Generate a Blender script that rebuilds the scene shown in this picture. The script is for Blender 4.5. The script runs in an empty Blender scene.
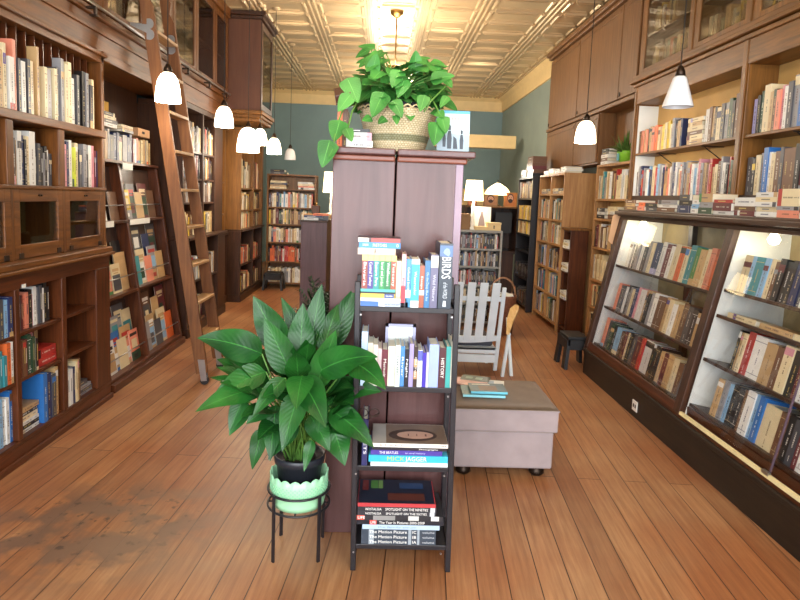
import bpy, math, random
from mathutils import Vector, Matrix
SC = bpy.context.scene
COL = SC.collection
PI = math.pi
RNG = random.Random(11)

# ------------------------------------------------------------------ colours and materials
def lin(v):
    return v / 12.92 if v <= 0.04045 else ((v + 0.055) / 1.055) ** 2.4
def C(h):
    return tuple(lin(int(h[i:i + 2], 16) / 255) for i in (0, 2, 4)) + (1.0,)

def newmat(name):
    m = bpy.data.materials.new(name)
    m.use_nodes = True
    nt = m.node_tree
    b = nt.nodes['Principled BSDF']
    return m, nt, b
def plain(name, h, rough=0.5, metal=0.0, noise=0.12, scale=8.0, bump=0.0, spec=0.5):
    m, nt, b = newmat(name)
    c = C(h)
    tc = nt.nodes.new('ShaderNodeTexCoord')
    n = nt.nodes.new('ShaderNodeTexNoise'); n.inputs['Scale'].default_value = scale; n.inputs['Detail'].default_value = 5
    nt.links.new(tc.outputs['Object'], n.inputs['Vector'])
    r = nt.nodes.new('ShaderNodeValToRGB')
    r.color_ramp.elements[0].position = 0.3; r.color_ramp.elements[1].position = 0.7
    r.color_ramp.elements[0].color = tuple(v * (1 - noise) for v in c[:3]) + (1,)
    r.color_ramp.elements[1].color = tuple(min(1, v * (1 + noise)) for v in c[:3]) + (1,)
    nt.links.new(n.outputs['Fac'], r.inputs['Fac'])
    nt.links.new(r.outputs['Color'], b.inputs['Base Color'])
    b.inputs['Roughness'].default_value = rough
    b.inputs['Metallic'].default_value = metal
    b.inputs['Specular IOR Level'].default_value = spec
    if bump:
        bp = nt.nodes.new('ShaderNodeBump'); bp.inputs['Strength'].default_value = bump; bp.inputs['Distance'].default_value = 0.01
        nt.links.new(n.outputs['Fac'], bp.inputs['Height']); nt.links.new(bp.outputs['Normal'], b.inputs['Normal'])
    return m
def wood(name, dark, light, axis='z', rough=0.42, scale=1.0, mottled=0.0):
    m, nt, b = newmat(name)
    tc = nt.nodes.new('ShaderNodeTexCoord')
    mp = nt.nodes.new('ShaderNodeMapping')
    s = {'x': (1.2, 16, 16), 'y': (16, 1.2, 16), 'z': (16, 16, 1.2)}[axis]
    mp.inputs['Scale'].default_value = [v * scale for v in s]
    n = nt.nodes.new('ShaderNodeTexNoise'); n.inputs['Scale'].default_value = 2.2; n.inputs['Detail'].default_value = 7
    n.inputs['Roughness'].default_value = 0.62; n.inputs['Distortion'].default_value = 0.6
    r = nt.nodes.new('ShaderNodeValToRGB')
    r.color_ramp.elements[0].position = 0.32; r.color_ramp.elements[0].color = C(dark)
    r.color_ramp.elements[1].position = 0.68; r.color_ramp.elements[1].color = C(light)
    nt.links.new(tc.outputs['Object'], mp.inputs['Vector']); nt.links.new(mp.outputs['Vector'], n.inputs['Vector'])
    nt.links.new(n.outputs['Fac'], r.inputs['Fac'])
    out = r.outputs['Color']
    if mottled:
        n2 = nt.nodes.new('ShaderNodeTexNoise'); n2.inputs['Scale'].default_value = 2.6; n2.inputs['Detail'].default_value = 3
        nt.links.new(tc.outputs['Object'], n2.inputs['Vector'])
        r2 = nt.nodes.new('ShaderNodeValToRGB')
        r2.color_ramp.elements[0].position = 0.3; r2.color_ramp.elements[0].color = (1 - mottled,) * 3 + (1,)
        r2.color_ramp.elements[1].position = 0.7; r2.color_ramp.elements[1].color = (1, 1, 1, 1)
        nt.links.new(n2.outputs['Fac'], r2.inputs['Fac'])
        mx = nt.nodes.new('ShaderNodeMix'); mx.data_type = 'RGBA'; mx.blend_type = 'MULTIPLY'; mx.inputs['Factor'].default_value = 1
        nt.links.new(out, mx.inputs['A']); nt.links.new(r2.outputs['Color'], mx.inputs['B'])
        out = mx.outputs['Result']
    nt.links.new(out, b.inputs['Base Color'])
    b.inputs['Roughness'].default_value = rough
    b.inputs['Specular IOR Level'].default_value = 0.38
    bp = nt.nodes.new('ShaderNodeBump'); bp.inputs['Strength'].default_value = 0.12; bp.inputs['Distance'].default_value = 0.004
    nt.links.new(n.outputs['Fac'], bp.inputs['Height']); nt.links.new(bp.outputs['Normal'], b.inputs['Normal'])
    return m
def glow(name, h, strength, base='FFFFFF'):
    m, nt, b = newmat(name)
    b.inputs['Base Color'].default_value = C(base)
    b.inputs['Emission Color'].default_value = C(h)
    b.inputs['Emission Strength'].default_value = strength
    b.inputs['Roughness'].default_value = 0.4
    return m
def glass(name, tint='FFFFFF', refl=1.0):
    m, nt, b = newmat(name)
    nt.nodes.remove(b)
    t = nt.nodes.new('ShaderNodeBsdfTransparent'); t.inputs['Color'].default_value = C(tint)
    g = nt.nodes.new('ShaderNodeBsdfGlossy'); g.inputs['Roughness'].default_value = 0.02
    f = nt.nodes.new('ShaderNodeLayerWeight'); f.inputs['Blend'].default_value = 0.5
    pw = nt.nodes.new('ShaderNodeMath'); pw.operation = 'POWER'; pw.inputs[1].default_value = 4.0
    k = nt.nodes.new('ShaderNodeMath'); k.operation = 'MULTIPLY_ADD'; k.inputs[1].default_value = 0.5 * refl; k.inputs[2].default_value = 0.03 * refl
    nt.links.new(f.outputs['Facing'], pw.inputs[0])
    mx = nt.nodes.new('ShaderNodeMixShader')
    nt.links.new(pw.outputs[0], k.inputs[0]); nt.links.new(k.outputs[0], mx.inputs['Fac'])
    nt.links.new(t.outputs[0], mx.inputs[1]); nt.links.new(g.outputs[0], mx.inputs[2])
    nt.links.new(mx.outputs[0], nt.nodes['Material Output'].inputs['Surface'])
    return m
def colattr(name, rough=0.45, jitter=0.15):
    m, nt, b = newmat(name)
    a = nt.nodes.new('ShaderNodeAttribute'); a.attribute_name = 'Col'
    tc = nt.nodes.new('ShaderNodeTexCoord')
    n = nt.nodes.new('ShaderNodeTexNoise'); n.inputs['Scale'].default_value = 30; n.inputs['Detail'].default_value = 4
    nt.links.new(tc.outputs['Object'], n.inputs['Vector'])
    r = nt.nodes.new('ShaderNodeValToRGB')
    r.color_ramp.elements[0].color = (1 - jitter,) * 3 + (1,); r.color_ramp.elements[1].color = (1, 1, 1, 1)
    nt.links.new(n.outputs['Fac'], r.inputs['Fac'])
    mx = nt.nodes.new('ShaderNodeMix'); mx.data_type = 'RGBA'; mx.blend_type = 'MULTIPLY'; mx.inputs['Factor'].default_value = 1
    nt.links.new(a.outputs['Color'], mx.inputs['A']); nt.links.new(r.outputs['Color'], mx.inputs['B'])
    nt.links.new(mx.outputs['Result'], b.inputs['Base Color'])
    b.inputs['Roughness'].default_value = rough
    return m

M = {}
M['oak_y'] = wood('oak_along', '502C0E', '84501E', 'y', 0.4, mottled=0.25)
M['oak_z'] = wood('oak_upright', '4E2A0D', '7E4C1C', 'z', 0.4, mottled=0.25)
M['red_y'] = wood('red_brown_wood_along', '3E1D0D', '663418', 'y', 0.36, mottled=0.25)
M['red_z'] = wood('red_brown_wood_upright', '3E1D0D', '683618', 'z', 0.36, mottled=0.25)
M['dark_z'] = wood('dark_wood_upright', '2E1A0E', '4E2E1A', 'z', 0.42, mottled=0.2)
M['dark_y'] = wood('dark_wood_along', '2E1A0E', '4E2E1A', 'y', 0.42, mottled=0.2)
M['plinth'] = wood('black_brown_plinth', '20170F', '34261A', 'y', 0.5, mottled=0.4)
M['mid_z'] = wood('warm_brown_wood_upright', '624018', '8E5E2A', 'z', 0.42, mottled=0.2)
M['mid_y'] = wood('warm_brown_wood_along', '624018', '8E5E2A', 'y', 0.42, mottled=0.2)
M['door_brown'] = wood('brown_panel_door', '6A4622', '825A34', 'z', 0.44, mottled=0.15)
M['pine'] = wood('pine_wood', '94683C', 'B98A56', 'z', 0.45)
M['ladder'] = wood('ladder_wood', '6A4022', '8E5C32', 'z', 0.5, mottled=0.3)
M['tread'] = wood('pale_ladder_tread', 'A67C4C', 'CFA878', 'y', 0.5)
M['mahog'] = wood('mahogany_stain', '563836', '6A4A48', 'z', 0.26, 0.35, mottled=0.22)
M['mahog_x'] = wood('mahogany_moulding', '6A3626', '8C4F3A', 'x', 0.3)
M['black'] = plain('black_paint', '201E22', 0.35)
M['blacksoft'] = plain('black_plastic', '1A1A1C', 0.5)
M['white'] = plain('white_paint', 'E6E8E2', 0.5, noise=0.04)
M['cream'] = plain('cream_paint', 'E2C68E', 0.6, noise=0.05)
M['teal'] = plain('teal_wall_paint', '7C9496', 0.8, noise=0.05, scale=3)
M['greywall'] = plain('grey_green_wall_paint', '88968E', 0.8, noise=0.05, scale=3)
M['plaster'] = plain('pale_plaster', 'C8C0B0', 0.8, noise=0.05)
M['tan_back'] = plain('ochre_back_panel', 'C8A060', 0.7, noise=0.1, scale=4)
M['tin'] = plain('tan_pressed_tin', 'CDB48C', 0.27, 0.38, noise=0.07, scale=2.5)
M['book'] = colattr('book_cover', 0.42)
M['print'] = colattr('printed_paper', 0.5, 0.05)
M['metal'] = plain('brushed_steel', 'B0B0B0', 0.3, 1.0, noise=0.1)
M['brass'] = plain('aged_brass', '8A6C3C', 0.35, 1.0)
M['bronze'] = plain('dark_bronze', '3A2E26', 0.4, 0.8)
M['shade_on'] = glow('lit_glass_shade', 'FFE6C2', 7.0)
M['shade_off'] = plain('white_glass_shade', 'E8ECF0', 0.25, noise=0.02)
M['bulb'] = glow('lit_bulb', 'FFF0B8', 14.0)
M['cloth_shade'] = glow('lit_cloth_shade', 'FFDFA0', 4.0)
M['glass'] = glass('clear_glass')
M['doorglass'] = glass('reflecting_door_glass', 'E8E8E4', 2.2)
M['dimglass'] = glass('dim_door_glass', 'DCD8CC', 1.4)
M['mint'] = plain('mint_green_enamel', 'A8E2B4', 0.35, noise=0.03)
M['potplastic'] = plain('dark_blue_black_plastic', '23262E', 0.4)
M['soil'] = plain('potting_soil', '2E2118', 0.9, noise=0.4, scale=60, bump=0.5)
M['stem'] = plain('green_stem', '5C8A3A', 0.5)
M['grey_fab'] = plain('grey_suede', '9E9090', 0.95, noise=0.09, scale=9, bump=0.1, spec=0.15)
M['grey_top'] = plain('taupe_suede', '8C7E72', 0.95, noise=0.09, scale=9, bump=0.1, spec=0.15)
M['chairpaint'] = plain('pale_grey_chair_paint', 'DCE6EC', 0.45, noise=0.05)
M['armwood'] = wood('honey_wood', 'D2A868', 'E6C48C', 'y', 0.4)
M['cushion'] = plain('charcoal_cushion', '4A4A54', 0.9)
M['greycase'] = plain('grey_metal_case', '9C9A92', 0.5, noise=0.06)
M['kraft'] = plain('tan_card', 'CDA27A', 0.8, noise=0.05)
M['brownbox'] = plain('brown_card', '8A6844', 0.7)
M['greenpot'] = plain('bright_green_pot', '86C43C', 0.3)
M['outlet'] = plain('white_outlet', 'E8E6DE', 0.4, noise=0.02)
M['rope'] = plain('thin_black_cord', '181412', 0.6)

def leaf_mat(name, dark, light, vein, rough=0.36):
    m, nt, b = newmat(name)
    tc = nt.nodes.new('ShaderNodeTexCoord')
    w = nt.nodes.new('ShaderNodeTexWave'); w.wave_type = 'BANDS'; w.bands_direction = 'Y'
    w.inputs['Scale'].default_value = 3.2; w.inputs['Distortion'].default_value = 0.6
    sep = nt.nodes.new('ShaderNodeSeparateXYZ'); nt.links.new(tc.outputs['UV'], sep.inputs[0])
    ab = nt.nodes.new('ShaderNodeMath'); ab.operation = 'SUBTRACT'; ab.inputs[1].default_value = 0.5
    nt.links.new(sep.outputs['X'], ab.inputs[0])
    ab2 = nt.nodes.new('ShaderNodeMath'); ab2.operation = 'ABSOLUTE'; nt.links.new(ab.outputs[0], ab2.inputs[0])
    # slanted side veins: y - 0.6*|x|
    mu = nt.nodes.new('ShaderNodeMath'); mu.operation = 'MULTIPLY_ADD'; mu.inputs[1].default_value = -0.55
    nt.links.new(ab2.outputs[0], mu.inputs[0]); nt.links.new(sep.outputs['Y'], mu.inputs[2])
    cb = nt.nodes.new('ShaderNodeCombineXYZ'); nt.links.new(mu.outputs[0], cb.inputs['Y'])
    nt.links.new(cb.outputs[0], w.inputs['Vector'])
    no = nt.nodes.new('ShaderNodeTexNoise'); no.inputs['Scale'].default_value = 7
    nt.links.new(tc.outputs['Object'], no.inputs['Vector'])
    r = nt.nodes.new('ShaderNodeValToRGB')
    r.color_ramp.elements[0].position = 0.3; r.color_ramp.elements[0].color = C(dark)
    r.color_ramp.elements[1].position = 0.72; r.color_ramp.elements[1].color = C(light)
    nt.links.new(no.outputs['Fac'], r.inputs['Fac'])
    st = nt.nodes.new('ShaderNodeMath'); st.operation = 'LESS_THAN'; st.inputs[1].default_value = 0.018
    nt.links.new(ab2.outputs[0], st.inputs[0])
    mx = nt.nodes.new('ShaderNodeMix'); mx.data_type = 'RGBA'
    nt.links.new(st.outputs[0], mx.inputs['Factor']); nt.links.new(r.outputs['Color'], mx.inputs['A'])
    mx.inputs['B'].default_value = C(vein)
    nt.links.new(mx.outputs['Result'], b.inputs['Base Color'])
    bp = nt.nodes.new('ShaderNodeBump'); bp.inputs['Strength'].default_value = 0.12; bp.inputs['Distance'].default_value = 0.004
    nt.links.new(w.outputs['Fac'], bp.inputs['Height']); nt.links.new(bp.outputs['Normal'], b.inputs['Normal'])
    b.inputs['Roughness'].default_value = rough
    b.inputs['Specular IOR Level'].default_value = 0.35
    return m
M['lily'] = leaf_mat('peace_lily_leaf', '0E3814', '256422', '34742E')
M['pothos'] = leaf_mat('pothos_leaf', '285E26', '4E9440', '66A650', 0.32)
M['darkleaf'] = leaf_mat('dark_fern_leaf', '122A18', '24482A', '2E5A34', 0.5)
M['fernleaf'] = leaf_mat('green_fern_leaf', '3A5A24', '6A8A40', '7A9A50', 0.5)

def basket_mat():
    m, nt, b = newmat('woven_wicker')
    tc = nt.nodes.new('ShaderNodeTexCoord')
    mp = nt.nodes.new('ShaderNodeMapping'); mp.inputs['Scale'].default_value = (66, 26, 1)
    nt.links.new(tc.outputs['UV'], mp.inputs['Vector'])
    ck = nt.nodes.new('ShaderNodeTexBrick')
    ck.inputs['Scale'].default_value = 1.0; ck.inputs['Brick Width'].default_value = 1.0; ck.inputs['Row Height'].default_value = 1.0
    ck.inputs['Mortar Size'].default_value = 0.12; ck.inputs['Mortar Smooth'].default_value = 0.8
    ck.inputs['Color1'].default_value = C('EAD8B4'); ck.inputs['Color2'].default_value = C('DCC69C'); ck.inputs['Mortar'].default_value = C('A8905E')
    nt.links.new(mp.outputs['Vector'], ck.inputs['Vector'])
    sep = nt.nodes.new('ShaderNodeSeparateXYZ'); nt.links.new(tc.outputs['UV'], sep.inputs[0])
    cr = nt.nodes.new('ShaderNodeValToRGB'); cr.color_ramp.interpolation = 'CONSTANT'
    cr.color_ramp.elements[0].position = 0; cr.color_ramp.elements[0].color = (1, 1, 1, 1)
    cr.color_ramp.elements[1].position = 0.2; cr.color_ramp.elements[1].color = C('A4B0A6')
    e = cr.color_ramp.elements.new(0.33); e.color = (1, 1, 1, 1)
    nt.links.new(sep.outputs['Y'], cr.inputs['Fac'])
    mx = nt.nodes.new('ShaderNodeMix'); mx.data_type = 'RGBA'; mx.blend_type = 'MULTIPLY'; mx.inputs['Factor'].default_value = 1
    nt.links.new(ck.outputs['Color'], mx.inputs['A']); nt.links.new(cr.outputs['Color'], mx.inputs['B'])
    nt.links.new(mx.outputs['Result'], b.inputs['Base Color'])
    bp = nt.nodes.new('ShaderNodeBump'); bp.inputs['Strength'].default_value = 0.8; bp.inputs['Distance'].default_value = 0.006; bp.invert = True
    nt.links.new(ck.outputs['Fac'], bp.inputs['Height']); nt.links.new(bp.outputs['Normal'], b.inputs['Normal'])
    b.inputs['Roughness'].default_value = 0.7
    return m
M['wicker'] = basket_mat()

def floor_mat():
    m, nt, b = newmat('worn_floor_boards')
    L = nt.links.new
    tc = nt.nodes.new('ShaderNodeTexCoord')
    mp = nt.nodes.new('ShaderNodeMapping'); mp.inputs['Rotation'].default_value = (0, 0, math.radians(-85.5))
    L(tc.outputs['Object'], mp.inputs['Vector'])
    br = nt.nodes.new('ShaderNodeTexBrick')
    br.inputs['Scale'].default_value = 1.0; br.inputs['Brick Width'].default_value = 5.1; br.inputs['Row Height'].default_value = 0.125
    br.inputs['Mortar Size'].default_value = 0.0026; br.inputs['Mortar Smooth'].default_value = 0.3; br.inputs['Bias'].default_value = 0.0
    br.inputs['Color1'].default_value = C('A67A54'); br.inputs['Color2'].default_value = C('C09468'); br.inputs['Mortar'].default_value = C('4E2E1A')
    br.offset = 0.37
    L(mp.outputs['Vector'], br.inputs['Vector'])
    mp2 = nt.nodes.new('ShaderNodeMapping'); mp2.inputs['Scale'].default_value = (1.3, 22, 1)
    L(mp.outputs['Vector'], mp2.inputs['Vector'])
    n = nt.nodes.new('ShaderNodeTexNoise'); n.inputs['Scale'].default_value = 2.0; n.inputs['Detail'].default_value = 8; n.inputs['Roughness'].default_value = 0.65
    L(mp2.outputs['Vector'], n.inputs['Vector'])
    r = nt.nodes.new('ShaderNodeValToRGB')
    r.color_ramp.elements[0].position = 0.3; r.color_ramp.elements[0].color = C('C8B4A6')
    r.color_ramp.elements[1].position = 0.7; r.color_ramp.elements[1].color = (1, 1, 1, 1)
    L(n.outputs['Fac'], r.inputs['Fac'])
    mx = nt.nodes.new('ShaderNodeMix'); mx.data_type = 'RGBA'; mx.blend_type = 'MULTIPLY'; mx.inputs['Factor'].default_value = 1
    L(br.outputs['Color'], mx.inputs['A']); L(r.outputs['Color'], mx.inputs['B'])
    # reddish worn areas
    n3 = nt.nodes.new('ShaderNodeTexNoise'); n3.inputs['Scale'].default_value = 1.6; n3.inputs['Detail'].default_value = 4
    L(tc.outputs['Object'], n3.inputs['Vector'])
    r3 = nt.nodes.new('ShaderNodeValToRGB')
    r3.color_ramp.elements[0].position = 0.35; r3.color_ramp.elements[0].color = C('E6C4AC')
    r3.color_ramp.elements[1].position = 0.65; r3.color_ramp.elements[1].color = (1, 1, 1, 1)
    L(n3.outputs['Fac'], r3.inputs['Fac'])
    mx3 = nt.nodes.new('ShaderNodeMix'); mx3.data_type = 'RGBA'; mx3.blend_type = 'MULTIPLY'; mx3.inputs['Factor'].default_value = 1
    L(mx.outputs['Result'], mx3.inputs['A']); L(r3.outputs['Color'], mx3.inputs['B'])
    # dark stain with spots near the left bookcase
    def blob(cx, cy, sx, sy, scale, lo, hi, dark):
        mpb = nt.nodes.new('ShaderNodeMapping'); mpb.inputs['Location'].default_value = (-cx / sx, -cy / sy, 0); mpb.inputs['Scale'].default_value = (1 / sx, 1 / sy, 0)
        L(tc.outputs['Object'], mpb.inputs['Vector'])
        ln = nt.nodes.new('ShaderNodeVectorMath'); ln.operation = 'LENGTH'; L(mpb.outputs['Vector'], ln.inputs[0])
        mr = nt.nodes.new('ShaderNodeMapRange'); mr.inputs[1].default_value = 0.55; mr.inputs[2].default_value = 1.0; mr.inputs[3].default_value = 1; mr.inputs[4].default_value = 0
        L(ln.outputs['Value'], mr.inputs[0])
        nn = nt.nodes.new('ShaderNodeTexNoise'); nn.inputs['Scale'].default_value = scale; nn.inputs['Detail'].default_value = 3
        L(tc.outputs['Object'], nn.inputs['Vector'])
        m2 = nt.nodes.new('ShaderNodeMapRange'); m2.inputs[1].default_value = lo; m2.inputs[2].default_value = hi
        L(nn.outputs['Fac'], m2.inputs[0])
        mu = nt.nodes.new('ShaderNodeMath'); mu.operation = 'MULTIPLY'; L(mr.outputs[0], mu.inputs[0]); L(m2.outputs[0], mu.inputs[1])
        mu2 = nt.nodes.new('ShaderNodeMath'); mu2.operation = 'MULTIPLY'; L(mu.outputs[0], mu2.inputs[0]); mu2.inputs[1].default_value = dark
        return mu2.outputs[0]
    cur = mx3.outputs['Result']
    for args, col in (((-1.22, 2.55, 0.6, 0.5, 6.0, 0.44, 0.56, 0.9), '6A5040'), ((-1.2, 2.6, 0.5, 0.4, 22, 0.6, 0.68, 0.85), '33241C'), ((-0.7, 2.55, 0.9, 0.45, 3, 0.35, 0.6, 0.45), '8A7058')):
        k = nt.nodes.new('ShaderNodeMix'); k.data_type = 'RGBA'
        L(blob(*args), k.inputs['Factor']); L(cur, k.inputs['A']); k.inputs['B'].default_value = C(col)
        cur = k.outputs['Result']
    L(cur, b.inputs['Base Color'])
    rr = nt.nodes.new('ShaderNodeMapRange'); rr.inputs[3].default_value = 0.34; rr.inputs[4].default_value = 0.52
    L(n.outputs['Fac'], rr.inputs[0]); L(rr.outputs[0], b.inputs['Roughness'])
    bp = nt.nodes.new('ShaderNodeBump'); bp.inputs['Strength'].default_value = 0.5; bp.inputs['Distance'].default_value = 0.003; bp.invert = True
    L(br.outputs['Fac'], bp.inputs['Height']); L(bp.outputs['Normal'], b.inputs['Normal'])
    return m
M['floor'] = floor_mat()

# ------------------------------------------------------------------ mesh builder
class MB:
    def __init__(s):
        s.v = []; s.f = []; s.m = []; s.c = []; s.uv = []
    def face(s, idx, m=0, c=None, uv=None):
        s.f.append(idx); s.m.append(m); s.c.append(c); s.uv.append(uv)
    def hexa(s, p, m=0, c=None):
        i = len(s.v); s.v += [Vector(q) for q in p]
        for q in ((0, 3, 2, 1), (4, 5, 6, 7), (0, 1, 5, 4), (1, 2, 6, 5), (2, 3, 7, 6), (3, 0, 4, 7)):
            s.face([i + k for k in q], m, c)
        return s
    def box(s, x0, x1, y0, y1, z0, z1, m=0, c=None, T=None):
        x0, x1 = min(x0, x1), max(x0, x1); y0, y1 = min(y0, y1), max(y0, y1); z0, z1 = min(z0, z1), max(z0, z1)
        p = [(x0, y0, z0), (x1, y0, z0), (x1, y1, z0), (x0, y1, z0), (x0, y0, z1), (x1, y0, z1), (x1, y1, z1), (x0, y1, z1)]
        if T is not None: p = [T @ Vector(q) for q in p]
        return s.hexa(p, m, c)
    def quad(s, pts, m=0, c=None):
        i = len(s.v); s.v += [Vector(q) for q in pts]; s.face([i + k for k in range(len(pts))], m, c); return s
    def prism(s, poly, off, m=0, c=None):
        n = len(poly); i = len(s.v); off = Vector(off)
        s.v += [Vector(q) for q in poly] + [Vector(q) + off for q in poly]
        s.face([i + k for k in range(n)][::-1], m, c); s.face([i + n + k for k in range(n)], m, c)
        for k in range(n):
            j = (k + 1) % n; s.face([i + k, i + j, i + n + j, i + n + k], m, c)
        return s
    def tube(s, pts, r, n=8, m=0, c=None, cap=True):
        pts = [Vector(p) for p in pts]; rs = r if isinstance(r, (list, tuple)) else [r] * len(pts)
        rings = []; prev = None
        for k, p in enumerate(pts):
            t = (pts[min(k + 1, len(pts) - 1)] - pts[max(k - 1, 0)]).normalized()
            a = prev if prev is not None else (Vector((0, 0, 1)) if abs(t.z) < 0.9 else Vector((1, 0, 0)))
            u = (a - t * a.dot(t)).normalized(); w = t.cross(u); prev = u
            i = len(s.v); rings.append(i)
            for q in range(n):
                an = 2 * PI * q / n
                s.v.append(p + (u * math.cos(an) + w * math.sin(an)) * rs[k])
        for k in range(len(pts) - 1):
            for q in range(n):
                j = (q + 1) % n
                s.face([rings[k] + q, rings[k] + j, rings[k + 1] + j, rings[k + 1] + q], m, c)
        if cap:
            s.face([rings[0] + q for q in range(n)][::-1], m, c); s.face([rings[-1] + q for q in range(n)], m, c)
        return s
    def lathe(s, prof, ctr, n=28, m=0, c=None, wob=None):
        cx, cy, cz = ctr; rings = []
        for r, z in prof:
            i = len(s.v); rings.append(i)
            for q in range(n):
                an = 2 * PI * q / n
                dz = wob(an, r, z) if wob else 0
                s.v.append(Vector((cx + r * math.cos(an), cy + r * math.sin(an), cz + z + dz)))
        for k in range(len(prof) - 1):
            for q in range(n):
                j = (q + 1) % n
                s.face([rings[k] + q, rings[k] + j, rings[k + 1] + j, rings[k + 1] + q], m, c,
                       [(q / n, k / (len(prof) - 1)), ((q + 1) / n, k / (len(prof) - 1)), ((q + 1) / n, (k + 1) / (len(prof) - 1)), (q / n, (k + 1) / (len(prof) - 1))])
        return s
    def leaf(s, base, tip, w, up=(0, 0, 1), sag=0.0, fold=0.25, shape='lance', m=0, n=9, wave=0.0):
        b = Vector(base); t = Vector(tip); up = Vector(up)
        L = (t - b).length
        mid = (b + t) / 2 + Vector((0, 0, sag * L))
        rows = []
        for k in range(n + 1):
            q = k / n
            p = b * (1 - q) ** 2 + mid * 2 * q * (1 - q) + t * q * q
            tg = ((mid - b) * (1 - q) + (t - mid) * q).normalized()
            sd = tg.cross(up)
            if sd.length < 1e-3: sd = tg.cross(Vector((0.3, 1, 0)))
            sd.normalize(); nr = sd.cross(tg)
            if shape == 'lance':
                hw = w / 2 * 1.12 * max(0.0, math.sin(PI * min(1, q ** 0.72))) ** 0.85 * (1 - 0.32 * q)
            elif shape == 'heart':
                hw = w / 2 * (min(1, (q / 0.16)) ** 0.5 if q < 0.16 else (math.cos((q - 0.16) / 0.84 * PI / 2)) ** 0.8)
            else:
                hw = w / 2 * (1 - q) ** 0.6
            wv = wave * math.sin(q * 11) * hw
            i = len(s.v); rows.append(i)
            for a in (-1, -0.5, 0, 0.5, 1):
                s.v.append(p + sd * hw * a + nr * (abs(a) * hw * fold + (wv if a else 0)))
        for k in range(n):
            for a in range(4):
                s.face([rows[k] + a, rows[k] + a + 1, rows[k + 1] + a + 1, rows[k + 1] + a], m, None,
                       [(a / 4, k / n), ((a + 1) / 4, k / n), ((a + 1) / 4, (k + 1) / n), (a / 4, (k + 1) / n)])
        return s
    def mesh(s, name, mats, off=(0, 0, 0), smooth=False):
        off = Vector(off)
        me = bpy.data.meshes.new(name)
        me.from_pydata([tuple(p - off) for p in s.v], [], s.f)
        for x in mats: me.materials.append(x)
        me.polygons.foreach_set('material_index', s.m)
        if smooth: me.polygons.foreach_set('use_smooth', [True] * len(s.f))
        if any(c is not None for c in s.c):
            at = me.color_attributes.new('Col', 'FLOAT_COLOR', 'CORNER')
            buf = []
            for fc, c in zip(s.f, s.c):
                cc = c if c is not None else (0.8, 0.8, 0.8, 1)
                buf += list(cc) * len(fc)
            at.data.foreach_set('color', buf)
        if any(u is not None for u in s.uv):
            ul = me.uv_layers.new(name='UVMap'); buf = []
            for fc, u in zip(s.f, s.uv):
                for k in range(len(fc)): buf += list(u[k] if u else (0, 0))
            ul.data.foreach_set('uv', buf)
        me.validate(); me.update()
        return me
    def build(s, name, mats, parent=None, smooth=False, bevel=0.0, at=None):
        if not isinstance(mats, (list, tuple)): mats = [mats]
        mats = [M[x] if isinstance(x, str) else x for x in mats]
        off = wpos(parent) if parent is not None else Vector(at or (0, 0, 0))
        o = bpy.data.objects.new(name, s.mesh(name, mats, off, smooth)); COL.objects.link(o)
        if parent is not None: o.parent = parent
        else: o.location = off
        if bevel:
            b = o.modifiers.new('edge', 'BEVEL'); b.width = bevel; b.segments = 2; b.limit_method = 'ANGLE'; b.angle_limit = 0.7
        return o
def wpos(o):
    p = Vector((0, 0, 0))
    while o is not None:
        p += o.location; o = o.parent
    return p
def tag(o, label, cat, group=None, kind=None):
    if label: o['label'] = label
    if cat: o['category'] = cat
    if group: o['group'] = group
    if kind: o['kind'] = kind
    return o
def thing(name, label, cat, loc, group=None):
    o = bpy.data.objects.new(name, None); COL.objects.link(o)
    o.location = loc; o.empty_display_size = 0.1
    return tag(o, label, cat, group)
def struct(o):
    o['kind'] = 'structure'; return o
def bx(name, mat, parent, *b, bevel=0.0, at=None):
    m = MB()
    bs = b if isinstance(b[0], (tuple, list)) else [b]
    for q in bs: m.box(*q)
    return m.build(name, mat, parent, bevel=bevel, at=at)

# ------------------------------------------------------------------ camera
F, CX, CY, VP, ROLL, CAMH = 600.0, 400.0, 260.0, (383.0, 197.0), math.radians(2.0), 1.5
vy = Vector(((VP[0] - CX) / F, (VP[1] - CY) / F, 1)).normalized()
vz = Vector((math.sin(ROLL), -math.cos(ROLL), 0)); vz = (vz - vy * vz.dot(vy)).normalized()
vx = vy.cross(vz)
cam = bpy.data.cameras.new('camera'); camo = bpy.data.objects.new('camera', cam); COL.objects.link(camo)
right = Vector((vx[0], vy[0], vz[0])); down = Vector((vx[1], vy[1], vz[1])); fwd = Vector((vx[2], vy[2], vz[2]))
mat = Matrix.Identity(4)
for i in range(3):
    mat[i][0] = right[i]; mat[i][1] = -down[i]; mat[i][2] = -fwd[i]
mat[2][3] = CAMH
camo.matrix_world = mat
cam.sensor_width = 36; cam.lens = 36 * F / 800
cam.shift_y = (CY - 300) / 800; cam.shift_x = (400 - CX) / 800
cam.clip_start = 0.05
SC.camera = camo
def project(p):
    d = Vector(p) - Vector((0, 0, CAMH))
    z = d.dot(fwd)
    if z < 0.1: return None
    return (CX + F * d.dot(right) / z, CY + F * d.dot(down) / z)

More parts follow.
